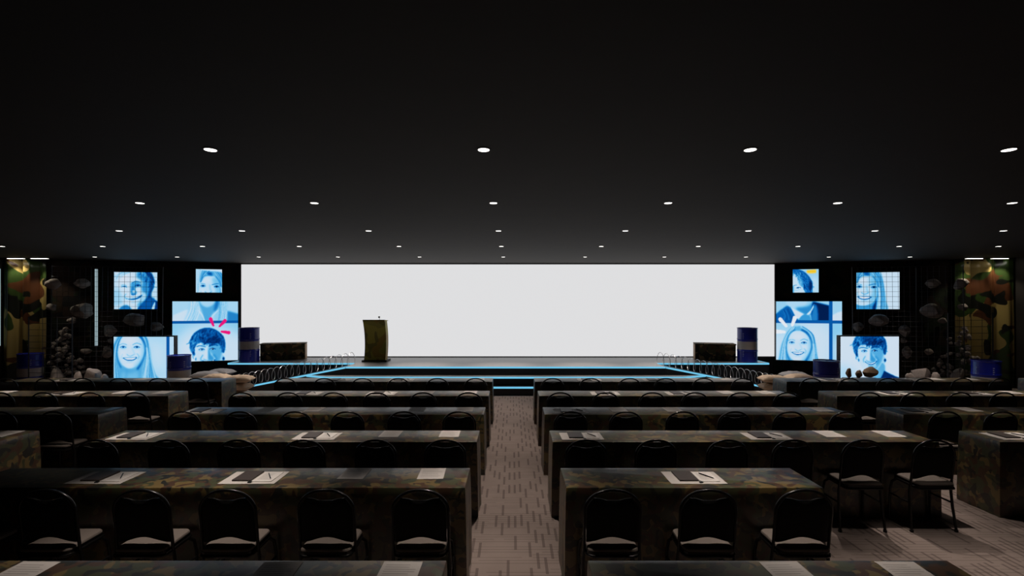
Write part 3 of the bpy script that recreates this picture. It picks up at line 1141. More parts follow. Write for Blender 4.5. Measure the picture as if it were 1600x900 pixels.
def make_display(label, cat_name, pic, origin, rz, w, h, z0, bez=.03, th=.07, floor_std=False, group=None):
    """origin: world xy of panel centre; front faces local -Y"""
    d = thing('display', label, 'screen', (origin[0], origin[1], 0 if floor_std else z0), rz, group)
    zb = z0 if floor_std else 0
    nx, ny = pic.nx, pic.ny
    me = bpy.data.meshes.new('display_panel')
    xs = np.linspace(-w / 2, w / 2, nx + 1)
    zs = np.linspace(h, 0, ny + 1) + zb
    Xg, Zg = np.meshgrid(xs, zs)
    co = np.stack([Xg, np.full_like(Xg, -.004), Zg], -1).reshape(-1, 3)
    idx = np.arange((nx + 1) * (ny + 1)).reshape(ny + 1, nx + 1)
    q = np.stack([idx[1:, :-1], idx[1:, 1:], idx[:-1, 1:], idx[:-1, :-1]], -1).reshape(-1, 4)
    me.vertices.add(len(co))
    me.vertices.foreach_set('co', co.ravel())
    me.loops.add(q.size)
    me.loops.foreach_set('vertex_index', q.ravel())
    me.polygons.add(len(q))
    me.polygons.foreach_set('loop_start', np.arange(0, q.size, 4))
    me.update(calc_edges=True)
    pic.bake()
    R = np.clip(pic.RGB, 0, 1)
    lin = np.where(R <= .04045, R / 12.92, ((R + .055) / 1.055) ** 2.4)
    colr = np.concatenate([lin, np.ones(lin.shape[:2] + (1,))], -1).reshape(-1, 4).astype(np.float32)
    at_ = me.color_attributes.new('picture', 'FLOAT_COLOR', 'POINT')
    at_.data.foreach_set('color', colr.ravel())
    me.materials.append(M['picture'])
    o = bpy.data.objects.new('display_panel', me)
    COL.objects.link(o)
    o.parent = d
    bm = bmesh.new()
    b = bez
    box(bm, -w / 2 - b, -w / 2, -.012, 0, zb - b, zb + h + b)
    box(bm, w / 2, w / 2 + b, -.012, 0, zb - b, zb + h + b)
    box(bm, -w / 2, w / 2, -.012, 0, zb + h, zb + h + b)
    box(bm, -w / 2, w / 2, -.012, 0, zb - b, zb)
    link('bezel', bm, 'black_gloss', d)
    link('casing', bx(-w / 2 - b, w / 2 + b, 0, th, zb - b, zb + h + b), 'black', d)
    if floor_std:
        for sx in (-1, 1):
            bm = bmesh.new()
            xx = sx * w * .32
            prism([(xx - .03, -.14), (xx + .03, -.14), (xx + .03, .2), (xx - .03, .2)], 0, .02, bm)
            box(bm, xx - .02, xx + .02, .0, .05, .02, zb - b + .005)
            link('foot', bm, 'black', d)
    return d


def wall_display(label, pic, px0, px1, py0, py1, off=.16):
    """display mounted flat on a wing wall, off metres in front of it"""
    def hit(px):
        k = (px - 800) / FPX
        s = 1 if k > 0 else -1
        # y = 14.06-off - SLOPE*(s*(x-XC)-WING_IN), x = k*y
        y = (14.06 - off + SLOPE * WING_IN + SLOPE * s * XC) / (1 + SLOPE * s * k)
        return Vector((k * y, y))
    a, b = hit(px0), hit(px1)
    c = (a + b) / 2
    w = (b - a).length
    rz = math.atan2(b.y - a.y, b.x - a.x)
    z1 = EYE - (py0 - 475.5) * c.y / FPX
    z0 = EYE - (py1 - 475.5) * c.y / FPX
    d = make_display(label, '', pic, c, rz, w, z1 - z0, z0, bez=.022, th=.06)
    bm = bmesh.new()
    box(bm, -.12, .12, .06, off, (z1 - z0) * .35, (z1 - z0) * .65)
    link('wall_bracket', bm, 'black', d)
    return d


wall_display('small upper left display showing an older smiling man, behind the wire mesh', pic_S1(), 178.5, 246.3, 425.2, 483)
wall_display('smallest left display showing a woman cropped at the nose', pic_S2(), 306.2, 347, 420.8, 457)
wall_display('large left display with a curly-haired man and pink dashes', pic_S3(), 269.5, 372, 471, 564)
wall_display('smallest right display showing a half face and a yellow blot', pic_R2(), 1238.6, 1279, 420.8, 457)
wall_display('upper right display showing a smiling fair-haired woman behind mesh', pic_R1(), 1338, 1405.3, 425.6, 483)
wall_display('large right display with a smiling long-haired woman and white dashes', pic_R3(), 1212.6, 1315.5, 471, 563.5)


def floor_display(label, pic, px0, px1, py0, py1, d):
    a, b = (px0 - 800) * d / FPX, (px1 - 800) * d / FPX
    z1 = EYE - (py0 - 475.5) * d / FPX
    z0 = EYE - (py1 - 475.5) * d / FPX
    make_display(label, '', pic, ((a + b) / 2, d), 0, b - a, z1 - z0, z0, bez=.03, th=.09, floor_std=True)


floor_display('floor-standing display showing a woman with long hair, left of the stage', pic_S4(), 178, 272, 526.2, 594, 12.25)
floor_display('floor-standing display showing a dark-haired young man, right of the stage', pic_R4(), 1312.8, 1404.3, 525.8, 591, 11.9)


# ------------------------------------------------------------------ rocks
def rock_mesh(seed, sub=3, amp=.35):
    bm = bmesh.new()
    bmesh.ops.create_icosphere(bm, subdivisions=sub, radius=1)
    off = Vector((seed * 7.31, seed * 3.17, seed * 1.9))
    for v in bm.verts:
        n = mnoise.noise(v.co * .9 + off) * amp + mnoise.noise(v.co * 2.3 + off) * amp * .35 + abs(mnoise.noise(v.co * 4.5 + off)) * .1
        v.co = v.co * (1 + n)
    for k in range(11):      # planed faces give the stone its facets
        rr = random.Random(seed * 10 + k)
        d = Vector((rr.uniform(-1, 1), rr.uniform(-1, 1), rr.uniform(-1, 1))).normalized()
        for v in bm.verts:
            q = v.co.dot(d)
            if q > .74:
                v.co -= d * (q - .74) * .9
    return bm


ROCKS = []
for i in range(6):
    tmp = rock_mesh(i + 1)
    me = bpy.data.meshes.new('stone')
    tmp.to_mesh(me)
    tmp.free()
    me.polygons.foreach_set('use_smooth', [True] * len(me.polygons))
    try:
        me.set_sharp_from_angle(angle=math.radians(35))
    except Exception:
        pass
    me.materials.append(M['rock'])
    ROCKS.append(me)
SHARDS = []
for i in range(4):
    tmp = rock_mesh(i + 21, 1, .7)
    me = bpy.data.meshes.new('stone')
    tmp.to_mesh(me)
    tmp.free()
    me.materials.append(M['rock'])
    SHARDS.append(me)
ROCKB = []
for i in range(3):
    me = ROCKS[i].copy()
    me.materials.clear()
    me.materials.append(M['rock_brown'])
    ROCKB.append(me)


def rock(name, loc, size, label, group=None, me=None, rot=None, cat='rock'):
    i = random.randrange(6)
    o = bpy.data.objects.new(name, me or ROCKS[i])
    COL.objects.link(o)
    o.location = loc
    o.scale = size
    o.rotation_euler = rot or (random.uniform(-.3, .3), random.uniform(-.3, .3), random.uniform(0, 6))
    tag(o, label, cat, group)
    return o


WR = [  # px, py, width, height in the photo, description of where it is (left side; the right side mirrors it)
    (83, 443, 22, 20, 'uppermost outer boulder on the %s wall, beside the lit drape'),
    (128, 442, 25, 16, 'flattish upper boulder on the %s wall, second from the drape'),
    (80.5, 480, 15, 13, 'small boulder on the %s wall, beside the lit drape at mid height'),
    (128, 486, 34, 27, 'biggest pale boulder on the %s wall, above the rubble heap'),
    (112, 501, 14, 11, 'small boulder tucked under the biggest one on the %s wall'),
    (172, 516, 20, 22, 'rounded boulder on the %s wall, outside the corner of the floor display'),
    (174, 532, 12, 10, 'tiny boulder on the %s wall, wedged between two rounded ones'),
    (168, 550, 17, 22, 'tall boulder low on the %s wall, beside the floor display'),
    (134, 549, 15, 11, 'small flat boulder on the %s wall, above the rubble heap'),
    (211, 500, 30, 24, 'jagged boulder on the %s wall, right under the mesh-covered display'),
    (245, 510, 20, 17, 'oval boulder on the %s wall, between three displays'),
]
for side in ('left', 'right'):
    for (px, py, w, h, lab) in WR:
        p = px if side == 'left' else 1585 - px
        k = (p - 800) / FPX
        s = 1 if k > 0 else -1
        y = (14.06 + SLOPE * WING_IN + SLOPE * s * XC) / (1 + SLOPE * s * k)
        rx = w / 2 * y / FPX / 1.08
        y -= rx * .98 + (.30 if px < 90 else .02)
        loc = Vector((k * y, y, EYE - (py - 475.5) * y / FPX))
        rock('boulder', loc, (rx, rx * .85, h / 2 * y / FPX / 1.05), lab % side, 'boulders fixed to the %s wall' % side,
             rot=(0, random.uniform(-.25, .25), random.uniform(-.3, .3)))

# rubble heaps
for side in ('left', 'right'):
    rr = random.Random(11 if side == 'left' else 12)
    lab = 'small pale stone in the rubble heap against the %s wall' % side
    placed = []
    n = 0
    for lev in range(22):
        t_ = lev / 21
        z = .08 + 1.42 * t_
        width = .60 * (1 - t_) ** 1.2 + .06
        cnt = 5 if t_ < .3 else (4 if t_ < .55 else 2)
        for k in range(cnt):
            cxp = 112 - 6 * t_
            p = cxp if side == 'left' else 1593 - cxp
            kx = (p - 800) / FPX
            s = 1 if kx > 0 else -1
            yw = (14.06 + SLOPE * WING_IN + SLOPE * s * XC) / (1 + SLOPE * s * kx)
            dep = .12 + .36 * (1 - t_) * rr.random()
            x = kx * yw + rr.uniform(-width, width)
            if x < -11.95 or x > 11.45:
                dep += .22
            yy = wing_y(x) - dep
            sz = rr.uniform(.045, .10)
            rock('stone', (x, yy, max(z + rr.uniform(-.02, .02), sz * .7)), (sz, sz * rr.uniform(.7, 1), sz * rr.uniform(.6, .9)), lab,
                 'loose stones in the %s rubble heap' % side, me=SHARDS[rr.randrange(4)])
    for (px, py, w, h, d, l2) in ((145, 581, 26, 20, 12.05, 'bright white boulder at the foot of the %s rubble heap'),
                                  (163, 586, 14, 12, 12.0, 'grey boulder between the bright boulder and the %s floor display'),
                                  (88, 578, 20, 14, 12.3, 'grey boulder behind the sandbag at the foot of the %s drape'),
                                  (122, 584, 16, 13, 11.95, 'dark chipped boulder before the %s rubble heap')):
        p = px if side == 'left' else 1584 - px
        loc = at(p, py, d)
        hh = h / 2 * d / FPX
        loc.z = max(hh, .0) * .9 if loc.z < hh else loc.z
        zt = EYE - (py - h / 2 - 475.5) * d / FPX
        rx = w / 2 * d / FPX
        rz_ = zt / 2 / 1.02
        rock('boulder', (loc.x, d, rz_), (rx, rx * .8, rz_ * .95), l2 % side, 'boulders at the foot of the %s wall' % side, rot=(0, 0, random.uniform(0, 6)))
for (px, pt, w, me, lab) in ((1326, 573, 10, 1, 'small upright brown rock before the young man display'),
                             (1342, 576, 12, 0, 'low brown rock in the middle before the young man display'),
                             (1359, 571, 22, 2, 'largest brown rock resting before the young man display')):
    d = 11.45
    zt = EYE - (pt - 475.5) * d / FPX
    rx = w / 2 * d / FPX
    pl = thing('plinth', 'low dark plinth carrying the brown rocks, ' + ('left', 'middle', 'right')[(1, 0, 2).index(me)] + ' of three', 'plinth', ((px - 800) * d / FPX, d, 0), 0, 'plinths under the brown rocks')
    link('block', bx(-rx * 1.1, rx * 1.1, -.12, .12, 0, .385, bev=.01), 'black', pl)
    hz = (zt - .385) / 2
    rock('rock', ((px - 800) * d / FPX, d, .385 + hz * .94), (rx, rx * .8, hz * .95), lab, 'brown rocks before the right floor display', me=ROCKB[me], rot=(0, 0, me * 1.3 + .4))


# ------------------------------------------------------------------ sandbags
def bag_mesh(seed, L=.29, W=.19, T=.085):
    bm = bmesh.new()
    n, m = 30, 22
    off = Vector((seed * 3.3, seed * 1.7, 0))
    top, bot = {}, {}
    for i in range(n + 1):
        for j in range(m + 1):
            u, v = -1 + 2 * i / n, -1 + 2 * j / m
            e = (max(0, 1 - abs(u) ** 3.2) ** .55) * (max(0, 1 - abs(v) ** 2.6) ** .5)
            pinch = 1 - .12 * abs(u) ** 6
            x = L * u * (1 - .06 * (1 - v * v)) * 1.0
            y = W * v * pinch * (1 - .04 * math.cos(u * 3))
            wr = .012 * mnoise.noise(Vector((u * 3, v * 3, 0)) + off) + .006 * mnoise.noise(Vector((u * 9, v * 6, 2)) + off)
            top[i, j] = bm.verts.new((x, y, T + T * e * 1.05 + wr * (e > 0)))
            if i in (0, n) or j in (0, m):
                bot[i, j] = top[i, j]
            else:
                bot[i, j] = bm.verts.new((x, y, T - T * e * .95 + wr * .3))
    for i in range(n):
        for j in range(m):
            bm.faces.new((top[i, j], top[i + 1, j], top[i + 1, j + 1], top[i, j + 1]))
            try:
                bm.faces.new((bot[i, j + 1], bot[i + 1, j + 1], bot[i + 1, j], bot[i, j]))
            except ValueError:
                pass
    return bm


def sandbag(px, ptop, d, label, group, L=.29, rz=0.0, mat='sack', seed=1, base=0.0, tilt=0):
    x = (px - 800) * d / FPX
    zt = EYE - (ptop - 475.5) * d / FPX
    b = thing('sandbag', label, 'sandbag', (x, d, zt - .178), rz, group)
    b.rotation_euler = (0, tilt, rz)
    link('sack', bag_mesh(seed, L), mat, b, smooth=True)
    bm = bmesh.new()
    for s in (1,):
        tube(bm, [(s * L * 1.0, -.16, .085), (s * (L * 1.0 + .012), -.08, .09), (s * (L + .014), 0, .086), (s * (L + .012), .08, .09), (s * L * 1.0, .16, .085)], .006, 6)
        for q in (-.12, -.03, .07, .13):
            tube(bm, [(s * (L + .01), q, .088), (s * (L + .022), q + .01, .1 + .02 * math.sin(q * 50))], .004, 5)
    link('stitched_seam', bm, mat, b)
    return b


gl = 'sandbags piled at the left ramp foot'
gr_ = 'sandbags piled at the right ramp foot'
# left pile: three layers, the top ones seen over the tables
for k, (px, d) in enumerate(((374, 11.0), (341, 11.2), (304, 11.35), (332, 11.62))):
    lays = (.0, .172)
    for q, z in enumerate(lays):
        x = (px - 800) * d / FPX
        p = 475.5 + (EYE - z - .178) * FPX / d
        sandbag(px, p, d, 'pale sandbag, %s layer of the left pile, %s stack from the ramp' % (('bottom', 'middle')[q], ORD[k]), gl, seed=k * 5 + q, L=.26, rz=.06 * (-1) ** q)
sandbag(374, 475.5 + (EYE - .344 - .178) * FPX / 11.0, 11.0, 'pale bulging sandbag at the foot of the left ramp, topmost of its stack', gl, rz=.15, seed=21)
sandbag(340, 475.5 + (EYE - .344 - .178) * FPX / 11.2, 11.2, 'pale sandbag top of the left pile, just above the table edge', gl, rz=-.1, seed=22)
sandbag(322, 475.5 + (EYE - .344 - .178) * FPX / 11.62, 11.64, 'grey sandbag beside the left floor drum', gl, mat='sack_grey', rz=.1, seed=23)
sandbag(346, 475.5 + (EYE - .344 - .178) * FPX / 12.1, 12.1, 'bluish grey sandbag under the large left display', gl, mat='sack_grey', rz=-.12, seed=24)
for q, z in enumerate((0, .172)):
    sandbag(346, 475.5 + (EYE - z - .178) * FPX / 12.1, 12.1, 'grey sandbag, %s layer under the bluish one on the left' % ('bottom', 'middle')[q], gl, mat='sack_grey', seed=25 + q)
for k, (px, d) in enumerate(((1206, 11.0), (1240, 11.2), (1275, 11.35), (1246, 11.62))):
    for q, z in enumerate((.0, .172)):
        p = 475.5 + (EYE - z - .178) * FPX / d
        sandbag(px, p, d, 'pale sandbag, %s layer of the right pile, %s stack from the ramp' % (('bottom', 'middle')[q], ORD[k]), gr_, seed=k * 5 + q + 3, L=.26, rz=PI + .06 * (-1) ** q)
sandbag(1208, 475.5 + (EYE - .344 - .178) * FPX / 11.0, 11.0, 'pale sandbag at the foot of the right ramp, topmost of its stack', gr_, rz=PI - .1, seed=31)
sandbag(1248, 475.5 + (EYE - .344 - .178) * FPX / 11.2, 11.2, 'pale sandbag on the right pile, just above the table edge', gr_, rz=.1, seed=32)
sandbag(1240, 475.5 + (EYE - .344 - .178) * FPX / 11.62, 11.64, 'bluish grey sandbag under the large right display', gr_, mat='sack_grey', rz=.1, seed=33)
sandbag(93, 475.5 + (EYE - .172 - .178) * FPX / 11.3, 11.3, 'long pale sandbag before the left rubble heap', 'sandbags before the rubble heaps', L=.36, seed=41)
sandbag(93, 475.5 + (EYE - .178) * FPX / 11.3, 11.3, 'pale sandbag under the long one before the left rubble heap', 'sandbags before the rubble heaps', L=.36, seed=42)


# ------------------------------------------------------------------ light tubes and poles
def pole(x, y, z0, z1, lit, label):
    p = thing('light_stand', label, 'light tube', (x, y, 0))
    bm = bmesh.new()
    tube(bm, [(0, 0, .012), (0, 0, z0 if lit else z1)], .014, 10)
    lathe(bm, [(.09, 0), (.09, .008), (.03, .014)], 20)
    link('pole', bm, 'mesh_wire', p, smooth=True)
    if lit:
        bm = bmesh.new()
        tube(bm, [(0, 0, z0), (0, 0, z1)], .031, 12)
        link('light_tube', bm, 'tube', p, smooth=True)
    bm = bmesh.new()
    lathe(bm, [(.024, z1), (.024, z1 + .03), (.012, z1 + .035)], 12)
    link('end_cap', bm, 'black', p)


def zz(py, d):
    return EYE - (py - 475.5) * d / FPX


pole((150.5 - 800) * 12.6 / FPX, 12.6, zz(540, 12.6), zz(420.5, 12.6), True, 'pale glowing vertical tube light behind the left wire mesh')
pole((1432 - 800) * 12.8 / FPX, 12.8, 0, zz(420, 12.8), False, 'thin unlit pole standing before the right rubble wall')
cl = thing('corner_light', 'thin pale light line mounted in the far left corner', 'light tube', (XL + .045, 12.25, zz(540, 12.3)))
link('light_tube', bx(-.012, .012, -.012, .012, 0, zz(420, 12.3) - zz(540, 12.3)), 'tube', cl)
link('mount', bx(-.045, -.012, -.02, .02, 0, zz(420, 12.3) - zz(540, 12.3)), 'black', cl)


# ------------------------------------------------------------------ wire mesh panels
def mesh_panel(label, a, b, z0, z1, pitch, lean=0.0, rad=.0035, hpitch=None, group=None, fr=True):
    a, b = Vector(a), Vector(b)
    w = (b - a).length
    rz = math.atan2(b.y - a.y, b.x - a.x)
    p = thing('wire_mesh_panel', label, 'wire mesh', (a.x, a.y, 0), rz, group)
    bm = bmesh.new()
    h = z1 - z0
    n = int(w / pitch)
    for i in range(n + 1):
        x = w * i / n
        tube(bm, [(x, 0, z0), (x + lean * h * .5, 0, z0 + h / 2), (x + lean * h, 0, z1)], rad, 5)
    hp = hpitch or pitch
    m = int(h / hp)
    for j in range(m + 1):
        z = z0 + h * j / m
        s = lean * (z - z0)
        tube(bm, [(s, -rad, z), (w / 2 + s, -rad, z), (w + s, -rad, z)], rad, 5)
    link('wire_grid', bm, 'mesh_wire', p)
    if fr:
        for x in (0, w):
            bm = bmesh.new()
            tube(bm, [(x, .012, 0), (x, .012, z0), (x + lean * h, .012, z1 + .02)], .011, 8)
            box(bm, x - .06, x + .06, -.12, .14, 0, .012)
            link('post', bm, 'mesh_wire', p)
    return p


mesh_panel('tall welded wire mesh before the older man display and boulders, left side',
           at(78, 600, 12.3)[:2], at(252, 600, 12.72)[:2], .02, zz(416, 12.3), .125, .012)
mesh_panel('tall welded wire mesh before the fair-haired woman display and boulders, right side',
           at(1334, 600, 12.72)[:2], at(1508, 600, 12.2)[:2], .02, zz(416, 12.3), .125, -.012)
mesh_panel('low wide-barred wire mesh before the left camouflage drape',
           at(44, 600, 11.78)[:2], at(112, 600, 11.68)[:2], .02, zz(496, 11.7), .3, 0, .005, .145)
mesh_panel('low wide-barred wire mesh before the right camouflage drape',
           at(1482, 600, 11.6)[:2], at(1552, 600, 11.75)[:2], .02, zz(490, 11.7), .3, 0, .005, .145)

# ------------------------------------------------------------------ tables
TABLE_H = .75
UNIT = 1.925
DEPTH = .445
ROWY = {'A': 2.163, 'B': 3.636, 'C': 4.845, 'D': 6.040, 'E': 7.272, 'F': 8.608}   # front edge (towards camera)
ROWLAB = {'A': 'row nearest the camera', 'B': 'second row from the camera', 'C': 'third row from the camera',
          'D': 'fourth row from the camera', 'E': 'fifth row from the camera', 'F': 'front row before the stage'}


def table_mesh(w, d, h, seed):
    bm = bmesh.new()
    rnd = random.Random(seed)
    ph = [rnd.uniform(0, 6) for _ in range(5)]
    # perimeter samples, counter-clockwise from the front left corner
    pts = []
    rad = .012

    def side(p, q, nrm):
        L = (Vector(q) - Vector(p)).length
        n = max(3, int(L / .045))
        for i in range(n):
            t_ = i / n
            pts.append((p[0] + (q[0] - p[0]) * t_, p[1] + (q[1] - p[1]) * t_, nrm[0], nrm[1], min(t_, 1 - t_) * L))
    side((0, 0), (w, 0), (0, -1))
    side((w, 0), (w, d), (1, 0))
    side((w, d), (0, d), (0, 1))
    side((0, d), (0, 0), (-1, 0))
    levels = [(h, -.012), (h - .003, -.003), (h - .012, 0), (h - .06, .002), (h - .2, .3), (h - .4, .62), (h - .6, .9), (.004, 1.0)]
    rings = []
    for li, (z, k) in enumerate(levels):
        ring = []
        s = 0
        for i, (x, y, nx_, ny_, e) in enumerate(pts):
            s += .045
            if li < 4:
                o = k
            else:
                damp = min(1, e / .12)
                wv = .006 * math.sin(s * 13 + ph[0]) + .005 * math.sin(s * 31 + ph[1]) + .004 * math.sin(s * 57 + ph[2])
                o = .003 + k * (.010 + wv * damp)
            # corners bulge a little
            cx = nx_ * o
            cy = ny_ * o
            if e < 1e-6:
                pv = pts[i - 1]
                cx += pv[2] * o
                cy += pv[3] * o
            ring.append(bm.verts.new((x + cx, y + cy, z)))
        rings.append(ring)
    n = len(pts)
    for A, B in zip(rings, rings[1:]):
        for i in range(n):
            j = (i + 1) % n
            bm.faces.new((A[i], B[i], B[j], A[j]))
    bm.faces.new(rings[0])
    return bm


TABLES = {}
tn = 0


def table(row, x0, x1, where):
    global tn
    tn += 1
    lab = 'camouflage-draped table, %s, %s' % (where, ROWLAB[row])
    o = link('draped_table', table_mesh(x1 - x0, DEPTH, TABLE_H, tn), 'table_camo', smooth=True, loc=(x0, ROWY[row], 0))
    # a little unlike its neighbours so that the print does not repeat
    tag(o, lab, 'table', 'camouflage-draped conference tables')
    TABLES[row, where] = (x0, x1)


LI0, LI1 = -4.20, -.35
RI0, RI1 = .405, 4.255
LO1 = -5.14
RO0 = 4.86
for rw in 'ABCDEF':
    table(rw, LI0, LI1, 'left of the aisle')
    table(rw, RI0, RI0 + (UNIT if rw in 'AB' else 2 * UNIT), 'right of the aisle')
for rw in 'CDEF':
    table(rw, LO1 - 2 * UNIT - (.0 if rw != 'F' else .0), LO1, 'outer left')
    table(rw, RO0, RO0 + 2 * UNIT, 'outer right')
table('F', 9.42, 9.42 + UNIT, 'far right end')

# shift the print from table to table through each object's own origin: separate object coordinates
# ------------------------------------------------------------------ chairs


def make_chair():
    """origin on the floor under the top of the backrest; the chair faces +Y"""
    c = thing('banquet_chair', 'black arched-back chair', 'chair')
    W = .19

    def yb(z):          # the back leans a little away from the table
        return .055 * (1 - min(1, max(0, (z - .42) / .44)))
    arch = []
    for k in range(25):
        a = PI * k / 24
        # superellipse arch
        cx = W * math.copysign(abs(math.cos(a)) ** .94, math.cos(a))
        cz = .705 + .152 * abs(math.sin(a)) ** .97
        arch.append((cx, yb(cz), cz))
    pts = [(W, yb(.43), .43), (W, yb(.5), .5), (W, yb(.58), .58)] + arch + [(-W, yb(.58), .58), (-W, yb(.5), .5), (-W, yb(.43), .43)]
    bm = bmesh.new()
    tube(bm, pts, .0105, 10)
    link('back_frame', bm, 'chair_tube', c, smooth=True)
    # back cushion
    bm = bmesh.new()
    n, m = 22, 12
    F, B = {}, {}
    for i in range(n + 1):
        u = -1 + 2 * i / n
        zb_ = .487 + .036 * math.cos(u * PI / 2) ** 2
        zt_ = .781 + .020 * math.sin(min(1, abs(u) / .8) * PI / 2) ** 2
        for j in range(m + 1):
            v = j / m
            z = zb_ + (zt_ - zb_) * v
            # keep inside the arch
            lim = W - .011
            if z > .705:
                q = min(1, (z - .705) / .147)
                lim = W * (max(0.0, 1 - q ** 2)) ** .5 - .012
            x = u * min(.177, lim)
            e = (max(0, 1 - abs(u) ** 5) ** .5) * (max(0, 1 - abs(2 * v - 1) ** 5) ** .5)
            F[i, j] = bm.verts.new((x, yb(z) - .006 - .014 * e, z))
            B[i, j] = bm.verts.new((x, yb(z) + .006 + .020 * e, z))
    for i in range(n):
        for j in range(m):
            bm.faces.new((F[i, j], F[i + 1, j], F[i + 1, j + 1], F[i, j + 1]))
            bm.faces.new((B[i, j + 1], B[i + 1, j + 1], B[i + 1, j], B[i, j]))
    for i in range(n):
        bm.faces.new((F[i + 1, 0], F[i, 0], B[i, 0], B[i + 1, 0]))
        bm.faces.new((F[i, m], F[i + 1, m], B[i + 1, m], B[i, m]))
    for j in range(m):
        bm.faces.new((F[0, j], F[0, j + 1], B[0, j + 1], B[0, j]))
        bm.faces.new((F[n, j + 1], F[n, j], B[n, j], B[n, j + 1]))
    link('backrest', bm, 'chair_back', c, smooth=True)
    bm = bmesh.new()
    tube(bm, [(-.135, yb(.8), .801), (-.09, yb(.8), .794), (-.045, yb(.8), .785), (0, yb(.8), .782), (.045, yb(.8), .785), (.09, yb(.8), .794), (.135, yb(.8), .801)], .004, 6)
    link('piping', bm, 'chair_tube', c, smooth=True)
    # seat cushion: rounded trapezoid
    bm = bmesh.new()
    pl = []
    y0, y1, w0, w1 = -.02, .295, .172, .168
    cr = .045

    def corner(cx, cy, a0):
        for k in range(6):
            a = a0 + k * PI / 10
            pl.append((cx + cr * math.cos(a), cy + cr * math.sin(a)))
    corner(w0 - cr, y0 + cr, -PI / 2)
    corner(w1 - cr, y1 - cr, 0)
    corner(-w1 + cr, y1 - cr, PI / 2)
    corner(-w0 + cr, y0 + cr, PI)
    rings = []
    cy = (y0 + y1) / 2
    for z, s in ((.447, .97), (.449, 1.0), (.456, 1.0), (.464, .97), (.469, .85), (.471, .5)):
        rings.append([bm.verts.new((x * s, cy + (y - cy) * s, z)) for x, y in pl])
    for A, Bq in zip(rings, rings[1:]):
        for i in range(len(pl)):
            j = (i + 1) % len(pl)
            bm.faces.new((A[i], A[j], Bq[j], Bq[i]))
    bm.faces.new(rings[0][::-1])
    bm.faces.new(rings[-1])
    s_ = link('seat', bm, 'seat', c, smooth=True)
    s_['label'] = 'taupe padded seat'
    bm = bmesh.new()
    tube(bm, [(x * 1.0, y, .418) for x, y in pl[::2]], .012, 8, closed=True)
    lo_ = [bm.verts.new((x * 1.01, y, .412)) for x, y in pl]
    hi_ = [bm.verts.new((x * 1.01, y, .4465)) for x, y in pl]
    bm.faces.new(lo_[::-1])
    bm.faces.new(hi_)
    for i in range(len(pl)):
        j = (i + 1) % len(pl)
        bm.faces.new((lo_[i], lo_[j], hi_[j], hi_[i]))
    link('seat_frame', bm, 'chair_tube', c, smooth=True)
    for s in (-1, 1):
        bm = bmesh.new()
        tube(bm, [(s * .19, .055, .44), (s * .195, .062, .36), (s * .2, .05, .22), (s * .208, .02, .012)], .0115, 8)
        g = link('leg', bm, 'chair_tube', c, smooth=True)
        bm = bmesh.new()
        lathe(bm, [(.014, 0), (.016, .004), (.015, .022)], 12, (s * .208, .02))
        link('foot_cap', bm, 'black', g, smooth=True)
        bm = bmesh.new()
        tube(bm, [(s * .165, .25, .415), (s * .185, .285, .38), (s * .195, .295, .3), (s * .2, .3, .012)], .0115, 8)
        g = link('leg', bm, 'chair_tube', c, smooth=True)
        bm = bmesh.new()
        lathe(bm, [(.014, 0), (.016, .004), (.015, .022)], 12, (s * .2, .3))
        link('foot_cap', bm, 'black', g, smooth=True)
    for s in (-1, 1):
        bm = bmesh.new()
        tube(bm, [(s * .198, .056, .26), (s * .199, .296, .26)], .008, 8)
        link('stretcher', bm, 'chair_tube', c, smooth=True)
    return c


chair0 = make_chair()
used = False
OFFS = (.27, .92, 1.585)


def chairs(row, xs, where, gap=.335):
    """xs ordered from the middle aisle outwards"""
    global used
    y = ROWY[row] - gap
    for k, x in enumerate(xs):
        lab = 'black chair, %s from the aisle side, %s table, %s' % (ORD[k], where, ROWLAB[row])
        g = 'black chairs, %s table, %s' % (where, ROWLAB[row])
        rz = random.uniform(-.012, .012)
        if not used:
            chair0.location = (x, y, 0)
            chair0.rotation_euler = (0, 0, rz)
            chair0['label'] = lab
            chair0['group'] = g
            used = True
        else:
            dup(chair0, (x, y, 0), rz, lab, g)


LIX = [LI1 - o - u * UNIT for u in (0, 1) for o in OFFS]
RIX = [RI0 + o + u * UNIT + .015 for u in (0, 1) for o in OFFS]
LOX = [LO1 - o - u * UNIT + .01 for u in (0, 1) for o in (.25, .89, 1.56)]
ROX = [RO0 + o + u * UNIT for u in (0, 1) for o in (.24, .89, 1.54)]
chairs('B', [-.625, -1.268, -1.94, -2.527, -3.17, -3.80], 'left inner')
chairs('B', [RI0 + o for o in (.282, .935, 1.585)], 'right inner')
for rw in 'CDEF':
    chairs(rw, LIX, 'left inner')
    chairs(rw, RIX, 'right inner')
chairs('D', LOX[:2], 'outer left')
chairs('D', ROX[:2], 'outer right')
chairs('E', LOX[:4], 'outer left')
chairs('E', ROX[:4], 'outer right')
chairs('F', LOX, 'outer left')
chairs('F', ROX, 'outer right')


